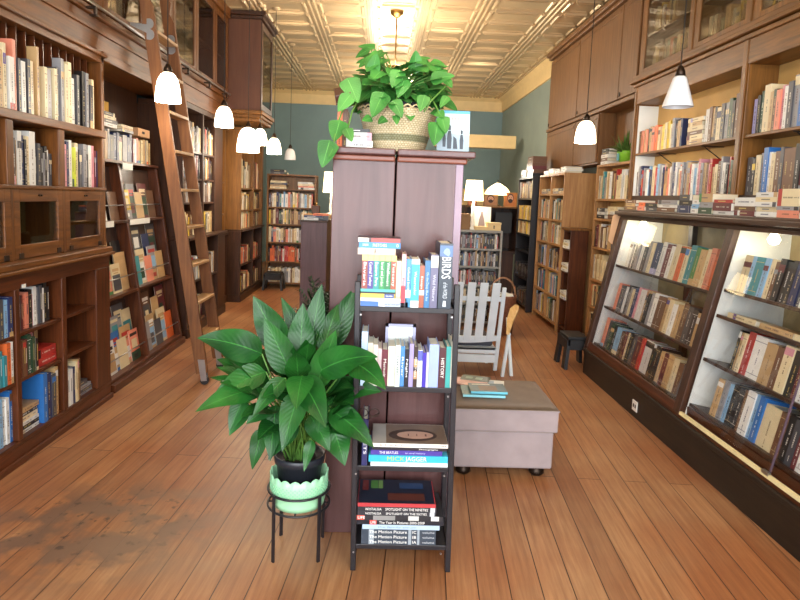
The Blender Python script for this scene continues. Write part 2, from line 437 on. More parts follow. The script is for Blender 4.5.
# ------------------------------------------------------------------ books
PAL = {'white': 'E4E4E0', 'cream': 'E0D0A8', 'tan': 'C2A070', 'brown': '6E4A30', 'black': '1E1C1E', 'charcoal': '4A4A50', 'grey': '96969A',
       'red': 'B2302A', 'maroon': '6A2A2E', 'orange': 'DC6A34', 'yellow': 'E2C23C', 'green': '4A8A4A', 'dark green': '2C4A34', 'teal': '3A8C96',
       'light blue': '8CB8DC', 'blue': '2E72BC', 'navy': '24305C', 'purple': '5A4090', 'pink': 'DC98A4', 'lavender': 'AAA8D4', 'lime': 'C4D42C', 'salmon': 'E08A70'}
DARKS = {'brown', 'black', 'charcoal', 'red', 'maroon', 'green', 'dark green', 'teal', 'blue', 'navy', 'purple'}
MIX_ALL = ['white'] * 5 + ['cream'] * 6 + ['tan'] * 4 + ['brown'] * 3 + ['black'] * 5 + ['charcoal'] * 3 + ['grey'] * 3 + ['red'] * 2 + ['maroon'] * 2 + ['orange', 'yellow', 'green'] + ['dark green'] * 2 + ['teal', 'light blue', 'blue', 'blue', 'navy', 'navy', 'purple', 'pink', 'lavender']
MIX_PALE = ['white'] * 6 + ['cream'] * 8 + ['tan'] * 4 + ['grey'] * 3 + ['black'] * 2 + ['brown'] * 2 + ['charcoal', 'red', 'navy', 'salmon', 'teal']
MIX_WARM = ['cream'] * 5 + ['tan'] * 5 + ['brown'] * 4 + ['white'] * 2 + ['maroon', 'black', 'yellow', 'orange', 'charcoal', 'dark green']
MIX_DARK = ['black'] * 5 + ['charcoal'] * 4 + ['brown'] * 4 + ['grey'] * 3 + ['cream'] * 3 + ['tan'] * 2 + ['white'] * 3 + ['navy', 'maroon', 'dark green', 'red', 'light blue']
BOOKS = []
ROWS = {}
def rowinfo(row, group=None): ROWS.setdefault(row, group or ('books on ' + row))

def jit(h, a=0.12):
    c = C(h); k = 1 + RNG.uniform(-a, a)
    return tuple(min(1, v * k) for v in c[:3]) + (1,)
def frame(P, u, v):
    u = Vector(u).normalized(); v = Vector(v).normalized(); w = u.cross(v)
    T = Matrix.Identity(4)
    for i in range(3):
        T[i][0] = u[i]; T[i][1] = v[i]; T[i][2] = w[i]; T[i][3] = P[i]
    return T
def book_geo(mb, T, t, d, h, rgb, name, seed, detail=1, plain_spine=False, cover=None, dark_pages=False):
    """local axes: u thickness, v depth from the spine, w height"""
    rr = random.Random(seed)
    e = min(0.003, t * 0.12)
    pg = rgb if dark_pages else C(rr.choice(['EDE6D2', 'E2D8BC', 'F0ECE0']))
    mb.box(0, t, 0, e, 0, h, 0, rgb, T)
    mb.box(0, e, e, d, 0, h, 0, rgb, T)
    mb.box(t - e, t, e, d, 0, h, 0, rgb, T)
    mb.box(e, t - e, e, d - 0.004, 0.003, h - 0.004, 0, pg, T)
    if plain_spine: return
    pale = name not in DARKS
    ink = C(rr.choice(['2A2622', '5A2A22', '22305A', '6A4A2A'] if pale else ['EAE6DA', 'D8C070', 'F0F0F0', 'C8B48A']))
    ink = tuple(0.75 * a + 0.25 * b for a, b in zip(ink[:3], rgb[:3])) + (1,)
    v0 = -0.0007
    lim = min(1.0, 0.02 / t)
    def patch(u0, u1, w0, w1, c):
        if u1 - u0 < 0.9: u0 = 0.5 - (0.5 - u0) * lim; u1 = 0.5 + (u1 - 0.5) * lim
        mb.quad([T @ Vector(q) for q in ((u0 * t, v0, w0 * h), (u1 * t, v0, w0 * h), (u1 * t, v0, w1 * h), (u0 * t, v0, w1 * h))], 0, c)
    st = rr.random()
    if st < 0.25:
        c2 = C(PAL[rr.choice(MIX_ALL)]); v0 = -0.0005
        a = rr.choice([0.0, 0.68, 0.8]); patch(0, 1, a, a + rr.uniform(0.1, 0.2), c2); v0 = -0.0008
    elif st < 0.4:
        patch(0, 1, 0.1, 0.115, ink); patch(0, 1, 0.86, 0.875, ink)
    a = rr.uniform(0.28, 0.42); b = rr.uniform(0.66, 0.84)
    if detail:
        w = a
        while w < b:
            l = rr.uniform(0.012, 0.05)
            if rr.random() > 0.16: patch(0.3, 0.7, w, min(b, w + l), ink)
            w += l + 0.012
        w = 0.1
        while w < 0.22:
            l = rr.uniform(0.012, 0.03); patch(0.36, 0.64, w, w + l, ink); w += l + 0.01
        if rr.random() < 0.5: patch(0.3, 0.7, 0.03, 0.06, ink)
    else:
        patch(0.34, 0.66, a, b, ink)
def add_book(T, t, d, h, name, row, label=None, cover=None, rgb=None):
    rowinfo(row)
    BOOKS.append(dict(T=T, t=t, d=d, h=h, name=name, row=row, label=label, rgb=rgb or jit(PAL[name]), seed=RNG.randrange(10 ** 6), cover=cover))
FACE = {'L': ((0, 1, 0), (-1, 0, 0)), 'R': ((0, -1, 0), (1, 0, 0)), 'S': ((1, 0, 0), (0, 1, 0))}   # left wall, right wall, facing the street end
def shelf_row(row, P, face, length, hr, tr, dr, mix, fill=1.0, tilt=0.0, specs=None, setback=0.012, lean_end=True, group=None):
    """P is the left end of the row at the shelf's front edge, on its top surface"""
    rowinfo(row, group)
    u, v = FACE[face]; u = Vector(u); v = Vector(v); P = Vector(P)
    if tilt:
        v = Vector((v.x * math.cos(tilt), v.y * math.cos(tilt), -math.sin(tilt)))
    w = u.cross(v); a = 0.004; k = 0
    while True:
        if specs is not None:
            if k >= len(specs): break
            t, h, name = specs[k]; d = RNG.uniform(*dr)
        else:
            t = RNG.uniform(*tr) * RNG.choice([0.7, 1, 1, 1.25]); h = RNG.uniform(*hr); name = RNG.choice(mix); d = RNG.uniform(*dr)
        if a + t > length * (fill if specs is None else 1.2): break
        if name:
            ln = 0.0
            if specs is None and lean_end and RNG.random() < 0.06: ln = RNG.uniform(0.02, 0.06)
            uu = (u * math.cos(ln) + w * math.sin(ln)) if ln else u
            p = P + u * (a + 0.0) + v * (setback + RNG.uniform(0, 0.012)) + w * 0.0008
            add_book(frame(p, uu, v), t, d, h, name, row)
            a += math.sin(ln) * 0.02
        a += t + 0.0012
        k += 1
NTH = ['first', 'second', 'third', 'fourth', 'fifth', 'sixth', 'seventh', 'eighth', 'ninth', 'tenth', 'eleventh', 'twelfth', 'thirteenth', 'fourteenth', 'fifteenth', 'sixteenth', 'seventeenth', 'eighteenth', 'nineteenth', 'twentieth']
def nth(k):
    if k <= 20: return NTH[k - 1]
    if k < 30: return 'twenty-' + NTH[k - 21]
    return str(k) + 'th'
def stack(desc, P, face, specs, jitter=0.012, row=None):
    """books lying flat; P is the left end of the stack at its front edge; specs (length along the shelf, thickness, depth, colour)"""
    u, v = FACE[face]; u = Vector(u); v = Vector(v); z = 0.0008
    n = len(specs)
    for k, (l, t, d, name) in enumerate(specs):
        # thickness up, spine to the front; the book's height runs along the shelf
        p = Vector(P) + u * (l + RNG.uniform(0, jitter)) + v * RNG.uniform(0.002, 0.002 + jitter) + Vector((0, 0, z))
        T = frame(p, (0, 0, 1), v)          # w = z x v = -u
        if n == 1: pos = ''
        elif k == 0: pos = 'at the bottom of '
        elif k == n - 1: pos = 'on top of '
        else: pos = nth(k + 1) + ' from the bottom of '
        lab = ('%s book %s%s' % (name, pos, desc)) if pos else ('%s book lying as %s' % (name, desc))
        add_book(T, t, d, l, name, row or desc, lab)
        z += t + 0.0006

def finish_books(limit=300):
    for b in BOOKS:
        pts = [project(b['T'] @ Vector((u, v, w))) for u in (0, b['t']) for v in (0, b['d']) for w in (0, b['h'])]
        if any(p is None for p in pts): b['area'] = 0; continue
        sp = [project(b['T'] @ Vector(q)) for q in ((0, 0, 0), (b['t'], 0, 0), (b['t'], 0, b['h']), (0, 0, b['h']))]
        cx = [min(max(p[0], 0), 800) for p in sp]; cy = [min(max(p[1], 0), 600) for p in sp]
        b['area'] = (max(cx) - min(cx)) * (max(cy) - min(cy))
        if b.get('boost'): b['area'] *= b['boost']
    order = sorted(range(len(BOOKS)), key=lambda i: -BOOKS[i]['area'])
    keep = set(i for i in order[:limit] if BOOKS[i]['area'] > 0)
    byrow = {}
    for i, b in enumerate(BOOKS): byrow.setdefault(b['row'], []).append(i)
    rest = MB(); nrest = 0
    for row, ids in byrow.items():
        names = [BOOKS[i]['name'] for i in ids]
        meanh = sum(BOOKS[i]['h'] for i in ids) / len(ids)
        for k, i in enumerate(ids):
            b = BOOKS[i]
            if i not in keep:
                book_geo(rest, b['T'], b['t'], b['d'], b['h'], b['rgb'], b['name'], b['seed'], 0, dark_pages=row == 'black case pile'); nrest += 1
                continue
            nm = b['name']
            lab = b['label']
            if lab is None:
                same = [j for j in ids if BOOKS[j]['name'] == nm and BOOKS[j]['label'] is None]
                def ctx(j):
                    q = ids.index(j)
                    return (names[q - 1] if q > 0 else None, names[q + 1] if q + 1 < len(ids) else None)
                if len(same) == 1:
                    lab = 'the only %s book on %s' % (nm, row)
                elif b['h'] > meanh * 1.0 and all(BOOKS[j]['h'] < b['h'] - 0.02 for j in same if j != i):
                    lab = 'the tallest %s book on %s' % (nm, row)
                elif all(BOOKS[j]['t'] < b['t'] * 0.75 for j in same if j != i):
                    lab = 'the thickest %s book on %s' % (nm, row)
                elif None not in ctx(i) and sum(1 for j in same if ctx(j) == ctx(i)) == 1 and len(set(ctx(i))) == 2 and len(('%s book between %s and %s ones on %s' % ((nm,) + ctx(i) + (row,))).replace('-', ' ').split()) <= 16:
                    lab = '%s book between %s and %s ones on %s' % ((nm,) + ctx(i) + (row,))
                else:
                    q = same.index(i) + 1
                    lab = '%s %s book from left on %s' % (nth(q), nm, row) if q > 1 else 'leftmost %s book on %s' % (nm, row)
            mb = MB()
            o0 = b['T'].translation
            book_geo(mb, b['T'], b['t'], b['d'], b['h'], b['rgb'], nm, b['seed'], 1)
            if b['cover']: b['cover'](mb, b)
            o = mb.build('book', M['book'], None, at=o0)
            tag(o, lab, 'book', ROWS[row])
    if nrest:
        o = rest.build('shelved_books', M['book'], None)
        tag(o, 'rows of small distant books filling the farther shelves', 'books', None, 'stuff')
    for o in SC.objects:
        if 'label' in o and len(o['label'].replace('-', ' ').split()) > 16: print('LONG', o.name, o['label'])
    print('BOOKS', len(BOOKS), 'individual', len(keep), 'rest', nrest)

def text_part(name, txt, size, T, mat, parent, width=None, font_shear=0.0, extrude=0.0003):
    """lettering lying in the local xy plane of T (x reading direction, y letter height)"""
    cu = bpy.data.curves.new(name, 'FONT'); cu.body = txt; cu.size = size; cu.extrude = extrude
    cu.align_x = 'CENTER'; cu.align_y = 'CENTER'; cu.resolution_u = 2; cu.shear = font_shear
    tmp = bpy.data.objects.new('tmp', cu)
    COL.objects.link(tmp); bpy.context.view_layer.update()
    me = bpy.data.meshes.new_from_object(tmp)
    bpy.data.objects.remove(tmp)
    xs = [v.co.x for v in me.vertices]
    sx = 1.0
    if width and xs: sx = width / (max(xs) - min(xs))
    off = wpos(parent)
    for v in me.vertices:
        p = T @ Vector((v.co.x * sx, v.co.y, v.co.z)); v.co = p - off
    me.materials.clear(); me.materials.append(mat)
    o = bpy.data.objects.new(name, me); COL.objects.link(o); o.parent = parent
    return o
# ------------------------------------------------------------------ the room
XL, XR, YB, YF, ZC = -2.55, 2.53, 13.2, -1.3, 3.7
struct(bx('floor', 'floor', None, XL - 0.1, XR + 0.1, YF - 0.1, YB + 0.1, -0.1, 0))
struct(bx('wall_left', 'teal', None, XL - 0.1, XL, YF - 0.1, YB + 0.1, 0, ZC + 0.1))
struct(bx('wall_right', 'greywall', None, XR, XR + 0.1, YF - 0.1, YB + 0.1, 0, ZC + 0.1))
struct(bx('wall_back', 'teal', None, XL, XR, YB, YB + 0.1, 0, ZC + 0.1))
# street front: wide shop windows either side of a glazed door
wf = MB()
for b in ((XL, XR, YF - 0.1, YF, 0, 0.45), (XL, XR, YF - 0.1, YF, 3.35, ZC), (XL, XL + 0.12, YF - 0.1, YF, 0.45, 3.35), (XR - 0.12, XR, YF - 0.1, YF, 0.45, 3.35)): wf.box(*b)
struct(wf.build('wall_front', 'plaster'))
for k, (a, b) in enumerate(((XL + 0.12, -0.5), (0.5, XR - 0.12))):
    w = bx('window_%d' % (k + 1), 'dark_z', None, (a, a + 0.06, YF - 0.08, YF - 0.02, 0.45, 3.35), (b - 0.06, b, YF - 0.08, YF - 0.02, 0.45, 3.35), (a, b, YF - 0.08, YF - 0.02, 0.45, 0.51), (a, b, YF - 0.08, YF - 0.02, 3.29, 3.35), (a, b, YF - 0.08, YF - 0.02, 2.5, 2.56))
    struct(w)
    bx('window_pane', 'glass', w, a + 0.06, b - 0.06, YF - 0.055, YF - 0.05, 0.51, 3.29)
d = bx('door_1', 'dark_z', None, (-0.5, -0.38, YF - 0.08, YF - 0.02, 0.45, 3.35), (0.38, 0.5, YF - 0.08, YF - 0.02, 0.45, 3.35), (-0.5, 0.5, YF - 0.08, YF - 0.02, 2.3, 2.42)); struct(d)
bx('door_pane', 'glass', d, -0.38, 0.38, YF - 0.055, YF - 0.05, 0.45, 3.35)

# pressed tin ceiling
ce = MB(); ce.box(XL - 0.1, XR + 0.1, YF - 0.1, YB + 0.1, ZC, ZC + 0.1)
strips = [-2.28, -1.60, -0.91, -0.22, 0.42, 1.10, 1.90, 2.42]
def ridge_y(x, w, dz, y0, y1):
    ce.prism([(x - w, y0, ZC + 0.001), (x + w, y0, ZC + 0.001), (x + w * 0.45, y0, ZC - dz), (x - w * 0.45, y0, ZC - dz)], (0, y1 - y0, 0))
def ridge_x(y, w, dz, x0, x1):
    ce.prism([(x0, y - w, ZC + 0.001), (x0, y - w * 0.45, ZC - dz), (x0, y + w * 0.45, ZC - dz), (x0, y + w, ZC + 0.001)], (x1 - x0, 0, 0))
for x in strips:
    ridge_y(x - 0.03, 0.02, 0.018, YF, YB); ridge_y(x + 0.03, 0.02, 0.018, YF, YB)
    y = -1.1
    while y < YB - 0.3:
        for s in (-1, 1): ridge_y(x + s * 0.095, 0.024, 0.02, y + 0.07, y + 0.39)
        y += 0.46
y = -1.1
while y < YB - 0.1:
    for a, b in zip(strips, strips[1:]):
        ridge_x(y, 0.036, 0.022, a + 0.13, b - 0.13)
        ridge_x(y + 0.10, 0.014, 0.008, a + 0.17, b - 0.17); ridge_x(y + 0.36, 0.014, 0.008, a + 0.17, b - 0.17)
    y += 0.46
struct(ce.build('ceiling', 'tin'))
# cream crown under the ceiling
def crown(name, poly, off):
    m = MB(); m.prism(poly, off); struct(m.build(name, 'cream'))
crown('trim_1', [(XL, YB, 3.42), (XL, YB - 0.03, 3.42), (XL, YB - 0.05, 3.62), (XL, YB - 0.14, 3.70), (XL, YB, 3.70)], (XR - XL, 0, 0))
crown('trim_2', [(XR, YF, 3.42), (XR, YF, 3.70), (XR - 0.14, YF, 3.70), (XR - 0.05, YF, 3.62), (XR - 0.03, YF, 3.42)], (0, YB - YF, 0))
crown('trim_3', [(XL, YF, 3.42), (XL + 0.03, YF, 3.42), (XL + 0.05, YF, 3.62), (XL + 0.14, YF, 3.70), (XL, YF, 3.70)], (0, YB - YF, 0))
struct(bx('trim_4', 'cream', None, 0.9, 2.38, 11.0, 11.2, 2.46, 2.69, bevel=0.006))

# ------------------------------------------------------------------ near left built-in bookcase
r = thing('built_in_bookcase', 'oak built-in bookcase at left with slotted top shelf and small glass doors', 'bookcase', (-2.2, 3.2, 0))
XLo, XUp, XBk = -1.90, -1.95, -2.42
bx('plinth', 'red_y', r, (XBk, XLo, 2.15, 4.24, 0, 0.10), (XLo, XLo + 0.018, 2.15, 4.24, 0, 0.035), bevel=0.004)
bx('back_panel', 'oak_z', r, XBk, XBk + 0.02, 2.15, 4.30, 0.1, 2.4)
bx('bottom_shelf', 'red_y', r, XBk, XLo, 2.15, 4.24, 0.10, 0.125, bevel=0.003)
for y0, y1 in ((2.15, 2.19), (2.655, 2.695), (3.15, 3.19), (3.61, 3.66), (4.04, 4.24)):
    bx('upright', 'red_z', r, XBk + 0.02, XLo, y0, y1, 0.125, 0.945, bevel=0.004)
for y0, y1 in ((2.19, 2.655), (2.695, 3.15), (3.19, 3.61), (3.66, 4.04)):
    for z in (0.435, 0.685): bx('shelf', 'red_y', r, XBk + 0.02, XLo - 0.008, y0, y1, z, z + 0.02, bevel=0.002)
bx('apron', 'red_y', r, XBk + 0.02, XLo, 2.15, 4.24, 0.945, 1.03)
bx('ledge', 'oak_y', r, (XBk + 0.02, XLo + 0.035, 2.15, 4.26, 1.03, 1.05), (XBk + 0.02, XLo + 0.02, 2.15, 4.25, 1.05, 1.085), bevel=0.006)
for y0, y1 in ((2.18, 2.70), (2.74, 3.22), (3.245, 3.735), (3.765, 4.265)):
    ym = (y0 + y1) / 2; p0, p1, q0, q1 = y0 + 0.055, y1 - 0.055, 1.165, 1.40
    d = bx('door', 'oak_y', r, (XUp - 0.02, XUp, y0, p0, 1.09, 1.47), (XUp - 0.02, XUp, p1, y1, 1.09, 1.47), (XUp - 0.02, XUp, p0, p1, 1.09, q0), (XUp - 0.02, XUp, p0, p1, q1, 1.47), bevel=0.003)
    bx('pane', 'doorglass', d, XUp - 0.014, XUp - 0.010, p0, p1, q0, q1)
    for s in (-1, 1):
        k = MB(); k.tube([(XUp, ym + s * 0.012, 1.435), (XUp + 0.008, ym + s * 0.012, 1.435)], 0.006, 8); k.build('knob', 'bronze', d)
        bx('hinge', 'bronze', d, XUp, XUp + 0.004, ym + s * 0.19 - 0.02, ym + s * 0.19 + 0.02, 1.092, 1.122)
for y0, y1 in ((2.15, 2.18), (2.70, 2.74), (3.22, 3.245), (3.735, 3.765), (4.265, 4.30)):
    bx('door_stile', 'oak_z', r, XBk + 0.02, XUp, y0, y1, 1.085, 1.47)
bx('shelf', 'oak_y', r, XBk + 0.02, XUp + 0.008, 2.15, 4.30, 1.47, 1.49, bevel=0.003)
for y0, y1 in ((2.15, 2.19), (2.69, 2.75), (3.20, 3.26), (3.70, 3.77), (4.26, 4.30)):
    bx('upright', 'oak_z', r, XBk + 0.02, XUp, y0, y1, 1.49, 1.83, bevel=0.004)
bx('shelf', 'oak_y', r, XBk + 0.02, XUp + 0.012, 2.15, 4.30, 1.83, 1.88, bevel=0.006)
y = 2.2
slots = []
while y < 4.2:
    bx('divider', 'red_z', r, XBk + 0.02, XUp - 0.065, y, y + 0.009, 1.88, 2.335); slots.append(y + 0.009); y += 0.0865
for y0, y1 in ((2.15, 2.18), (4.26, 4.30)): bx('upright', 'oak_z', r, XBk + 0.02, XUp, y0, y1, 1.88, 2.40, bevel=0.004)
bx('top_rail', 'oak_y', r, (XBk + 0.02, XUp, 2.15, 4.30, 2.335, 2.40), (XUp, XUp + 0.025, 2.15, 4.31, 2.375, 2.40), bevel=0.005)
bx('shelf_label', 'white', r, XLo, XLo + 0.002, 3.21, 3.245, 0.945, 0.965)
# books in it
G = 'near left bookcase'
for k, y in enumerate(slots[:-1]):
    if y < 2.6: continue
    c = {0: ('pink', .30)}.get(k)
    n = RNG.choice([1, 2, 2, 2])
    sp = []
    left = 0.074
    for q in range(n):
        t = min(left, RNG.uniform(0.02, 0.042)); left -= t + 0.002
        sp.append((t, RNG.uniform(0.27, 0.385), RNG.choice(['cream', 'cream', 'white', 'tan', 'white', 'white', 'black', 'grey', 'tan', 'charcoal', 'salmon', 'cream'])))
    shelf_row('the top slotted shelf at left', (XUp - 0.008, y + 0.002, 1.88), 'L', 0.077, None, None, (0.22, 0.3), None, specs=sp, setback=0.0)
S = lambda s, k=1.0: [(float(a) * k, float(b), c.replace('_', ' ')) for a, b, c in (q.split(',') for q in s.split())]
shelf_row('the shelf above the left glass doors, first bay', (XUp - 0.02, 2.76, 1.49), 'L', 0.42, (0.22, 0.3), (0.018, 0.035), (0.2, 0.28), MIX_PALE)
shelf_row('the shelf above the middle glass door', (XUp - 0.02, 3.27, 1.49), 'L', 0.42, None, None, (0.2, 0.28), None,
          specs=S('.022,.28,dark_green .02,.25,charcoal .012,.24,tan .03,.29,white .022,.27,navy .016,.25,black .024,.27,cream .045,.3,white .02,.2,black .022,.24,charcoal .018,.22,black .014,.19,grey .02,.23,black .014,.21,white .022,.19,charcoal', 1.22))
shelf_row('the shelf above the end glass door', (XUp - 0.02, 3.78, 1.49), 'L', 0.47, None, None, (0.2, 0.28), None,
          specs=S('.035,.29,white .014,.26,pink .022,.28,navy .024,.29,white .018,.25,lime .018,.25,lime .03,.28,cream .022,.24,charcoal .014,.24,navy .03,.28,grey .03,.22,black .03,.28,white .026,.28,pink .02,.25,maroon .02,.25,navy .03,.22,cream', 1.36))
shelf_row('the lower left bottom shelf by the frame', (XLo - 0.02, 2.70, 0.125), 'L', 0.44, None, None, (0.2, 0.26), None,
          specs=S('.03,.26,white .03,.25,maroon .03,.26,cream .03,.27,black .02,.24,teal .035,.25,grey .03,.24,tan .03,.25,white .04,.25,lavender .05,.27,white .03,.26,light_blue .03,.24,white .026,.25,white .022,.28,blue .02,.27,teal'))
stack('the leaning pile beside the big blue book', (XLo - 0.03, 3.195, 0.125), 'L', [(.2, .02, .2, 'white'), (.2, .024, .18, 'black'), (.2, .018, .2, 'white'), (.2, .03, .2, 'cream'), (.19, .022, .2, 'black'), (.2, .026, .19, 'tan')])
shelf_row('the lower left bottom shelf, middle bay', (XLo - 0.004, 3.405, 0.125), 'L', 0.22, None, None, (0.24, 0.28), None, specs=S('.04,.29,blue .05,.275,navy .04,.26,charcoal .03,.29,tan'), lean_end=False, setback=0.0)
shelf_row('the lower left bottom shelf, end bay', (XLo - 0.004, 3.67, 0.125), 'L', 0.22, None, None, (0.2, 0.26), None, specs=S('.022,.22,white .035,.23,white .03,.235,navy .03,.26,cream .022,.265,tan .016,.27,brown'), setback=0.0)
stack('the grey pile in the lower left corner', (XLo - 0.03, 3.84, 0.125), 'L', [(.19, .018, .22, 'grey'), (.18, .02, .2, 'charcoal'), (.17, .02, .2, 'grey'), (.14, .03, .18, 'charcoal')])
shelf_row('the red-and-teal row by the frame edge', (XLo - 0.004, 2.70, 0.455), 'L', 0.44, None, None, (0.15, 0.2), None, specs=S('.03,.2,red .03,.2,grey .03,.21,cream .03,.2,red .04,.19,navy .03,.2,white .03,.2,salmon .03,.21,black .03,.2,cream .03,.21,salmon .022,.19,teal .026,.16,teal .03,.22,orange .02,.22,white'), setback=0.0)
shelf_row('the half-empty shelf above the blue book', (XLo - 0.004, 3.195, 0.455), 'L', 0.2, None, None, (0.15, 0.2), None, specs=S('.02,.19,maroon .026,.2,brown .02,.2,maroon .035,.22,dark_green .03,.2,dark_green .014,.19,white .02,.18,black'), setback=0.0)
stack('the red pile on the half-empty shelf', (XLo - 0.03, 3.39, 0.455), 'L', [(.2, .045, .18, 'red'), (.2, .05, .16, 'red')])
shelf_row('the red pile end of the half-empty shelf', (XLo - 0.10, 3.46, 0.555), 'L', 0.14, None, None, (0.1, 0.12), None, specs=S('.03,.09,pink .03,.1,maroon .03,.1,tan'), lean_end=False)
shelf_row('the upper open shelf by the frame edge', (XLo - 0.004, 2.70, 0.705), 'L', 0.45, (0.18, 0.22), (0.02, 0.035), (0.15, 0.2), ['navy', 'charcoal', 'light blue', 'grey', 'navy'], setback=0.0)
shelf_row('the upper open shelf, middle bay at left', (XLo - 0.02, 3.195, 0.705), 'L', 0.41, None, None, (0.15, 0.2), None,
          specs=S('.03,.2,dark_green .024,.19,charcoal .016,.19,maroon .03,.19,salmon .022,.2,salmon .03,.21,black .018,.18,pink .03,.22,white .022,.21,grey .024,.22,charcoal .018,.2,white .034,.23,black .022,.2,black'))
# knick-knacks behind the small doors
g = thing('ceramic_dish', 'pale ceramic dish behind the middle glass door', 'dish', (-2.15, 3.42, 1.10))
m = MB(); m.lathe([(0.0, 0.0), (0.035, 0.0), (0.075, 0.035), (0.07, 0.037), (0.03, 0.008), (0, 0.006)], (-2.15, 3.42, 1.1), 20); m.build('bowl', 'white', g, smooth=True)
g = thing('terracotta_figure', 'orange pottery jar behind the end glass door', 'jar', (-2.15, 3.92, 1.10))
m = MB(); m.lathe([(0.0, 0), (0.05, 0), (0.085, 0.06), (0.07, 0.13), (0.035, 0.16), (0.04, 0.185), (0.03, 0.185), (0, 0.15)], (-2.15, 3.92, 1.1), 20); m.build('jar_body', plain('terracotta', 'B4583A', 0.6), g, smooth=True)

# ------------------------------------------------------------------ left frieze, upper cupboards, ladder rail
r = thing('upper_wall_cupboard', 'long oak upper cupboard with glass doors over the left bookcases', 'cupboard', (-2.25, 4.8, 2.4))
bx('frieze', 'oak_y', r, (XBk, XUp - 0.02, 2.15, 7.6, 2.40, 2.62), (XUp - 0.02, XUp, 4.30, 7.6, 2.36, 2.42), (XUp - 0.02, XUp - 0.005, 2.15, 7.6, 2.53, 2.56), bevel=0.004)
bx('cornice', 'oak_y', r, (XBk, XUp + 0.01, 2.15, 7.6, 2.62, 2.645), (XBk, XUp - 0.01, 2.15, 7.6, 2.645, 2.68), bevel=0.008)
bx('carcass', 'oak_z', r, (XBk, XBk + 0.02, 2.15, 7.6, 2.68, 3.55), (XBk, XUp - 0.03, 2.15, 7.6, 3.50, 3.6))
bx('crown', 'oak_y', r, (XBk, XUp + 0.03, 2.15, 7.6, 3.58, 3.695), bevel=0.01)
bx('inner_shelf', 'oak_y', r, XBk + 0.02, XUp - 0.04, 2.15, 7.6, 3.08, 3.10)
yb = [2.15, 2.88, 3.6, 4.3, 5.02, 5.68, 6.36, 7.05, 7.6]
for y in yb: bx('stile', 'oak_z', r, XBk + 0.02, XUp - 0.02, y - 0.02, y + 0.02, 2.68, 3.58)
for y0, y1 in zip(yb, yb[1:]):
    a, b = y0 + 0.005, y1 - 0.005
    d = bx('door', 'oak_z', r, (XUp - 0.02, XUp, a, a + 0.07, 2.685, 3.575), (XUp - 0.02, XUp, b - 0.07, b, 2.685, 3.575), (XUp - 0.02, XUp, a + 0.07, b - 0.07, 2.685, 2.735), (XUp - 0.02, XUp, a + 0.07, b - 0.07, 3.5, 3.575), bevel=0.003)
    bx('pane', 'dimglass', d, XUp - 0.013, XUp - 0.009, a + 0.07, b - 0.07, 2.735, 3.5)
shelf_row('the left glass cupboard over the slots', (XUp - 0.08, 4.34, 2.685), 'L', 0.62, (0.2, 0.3), (0.02, 0.05), (0.15, 0.2), MIX_PALE, fill=0.9)
shelf_row('the left glass cupboard near the ladder', (XUp - 0.08, 5.06, 2.685), 'L', 0.58, (0.2, 0.3), (0.02, 0.05), (0.15, 0.2), MIX_DARK, fill=0.9)
shelf_row('the left glass cupboard upper shelf', (XUp - 0.08, 4.34, 3.10), 'L', 0.62, (0.2, 0.3), (0.02, 0.05), (0.15, 0.2), MIX_PALE, fill=0.9)
shelf_row('the left glass cupboard past the ladder', (XUp - 0.08, 5.72, 2.685), 'L', 0.3, (0.2, 0.3), (0.02, 0.05), (0.15, 0.2), MIX_PALE)
r = thing('ladder_rail', 'metal ladder track rail along the left oak frieze', 'rail', (-1.89, 4.8, 2.65))
m = MB(); m.tube([(-1.885, 2.15, 2.655), (-1.885, 7.45, 2.655)], 0.011, 10); m.build('rod', 'metal', r, smooth=True)
for y in (2.4, 3.3, 4.05, 5.9, 6.6, 7.3):
    bx('bracket', 'bronze', r, (-1.945, -1.885, y - 0.012, y + 0.012, 2.63, 2.642), (-1.892, -1.878, y - 0.012, y + 0.012, 2.59, 2.645), (-1.915, -1.87, y - 0.02, y + 0.02, 2.583, 2.592))

# ------------------------------------------------------------------ rolling ladder
r = thing('rolling_ladder', 'tall wooden rolling ladder leaning on the left shelves', 'ladder', (-1.37, 4.82, 0))
fx, fz, tx, tz = -1.352, 0.09, -1.80, 3.06
ax = Vector((tx - fx, 0, tz - fz)).normalized(); nx_ = Vector((ax.z, 0, -ax.x))
LL = (Vector((tx - fx, 0, tz - fz))).length
def lad(s, w, y): return Vector((fx, y, fz)) + ax * s + nx_ * w
for y in (4.58, 5.03):
    m = MB()
    pr = [(0, -.045), (0, .045), (LL - .25, .045), (LL - .18, .02), (LL - .1, .045), (LL, .0), (LL - .06, -.045)]
    m.prism([lad(s, w, y - 0.015) for s, w in pr], (0, 0.03, 0)); m.build('stile', 'ladder', r, bevel=0.004)
s = 0.26
while s < LL - 0.2:
    c = lad(s, 0, 4.8)
    bx('tread', 'tread', r, c.x - 0.05, c.x + 0.05, 4.595, 5.015, c.z - 0.011, c.z + 0.011, bevel=0.002); s += 0.29
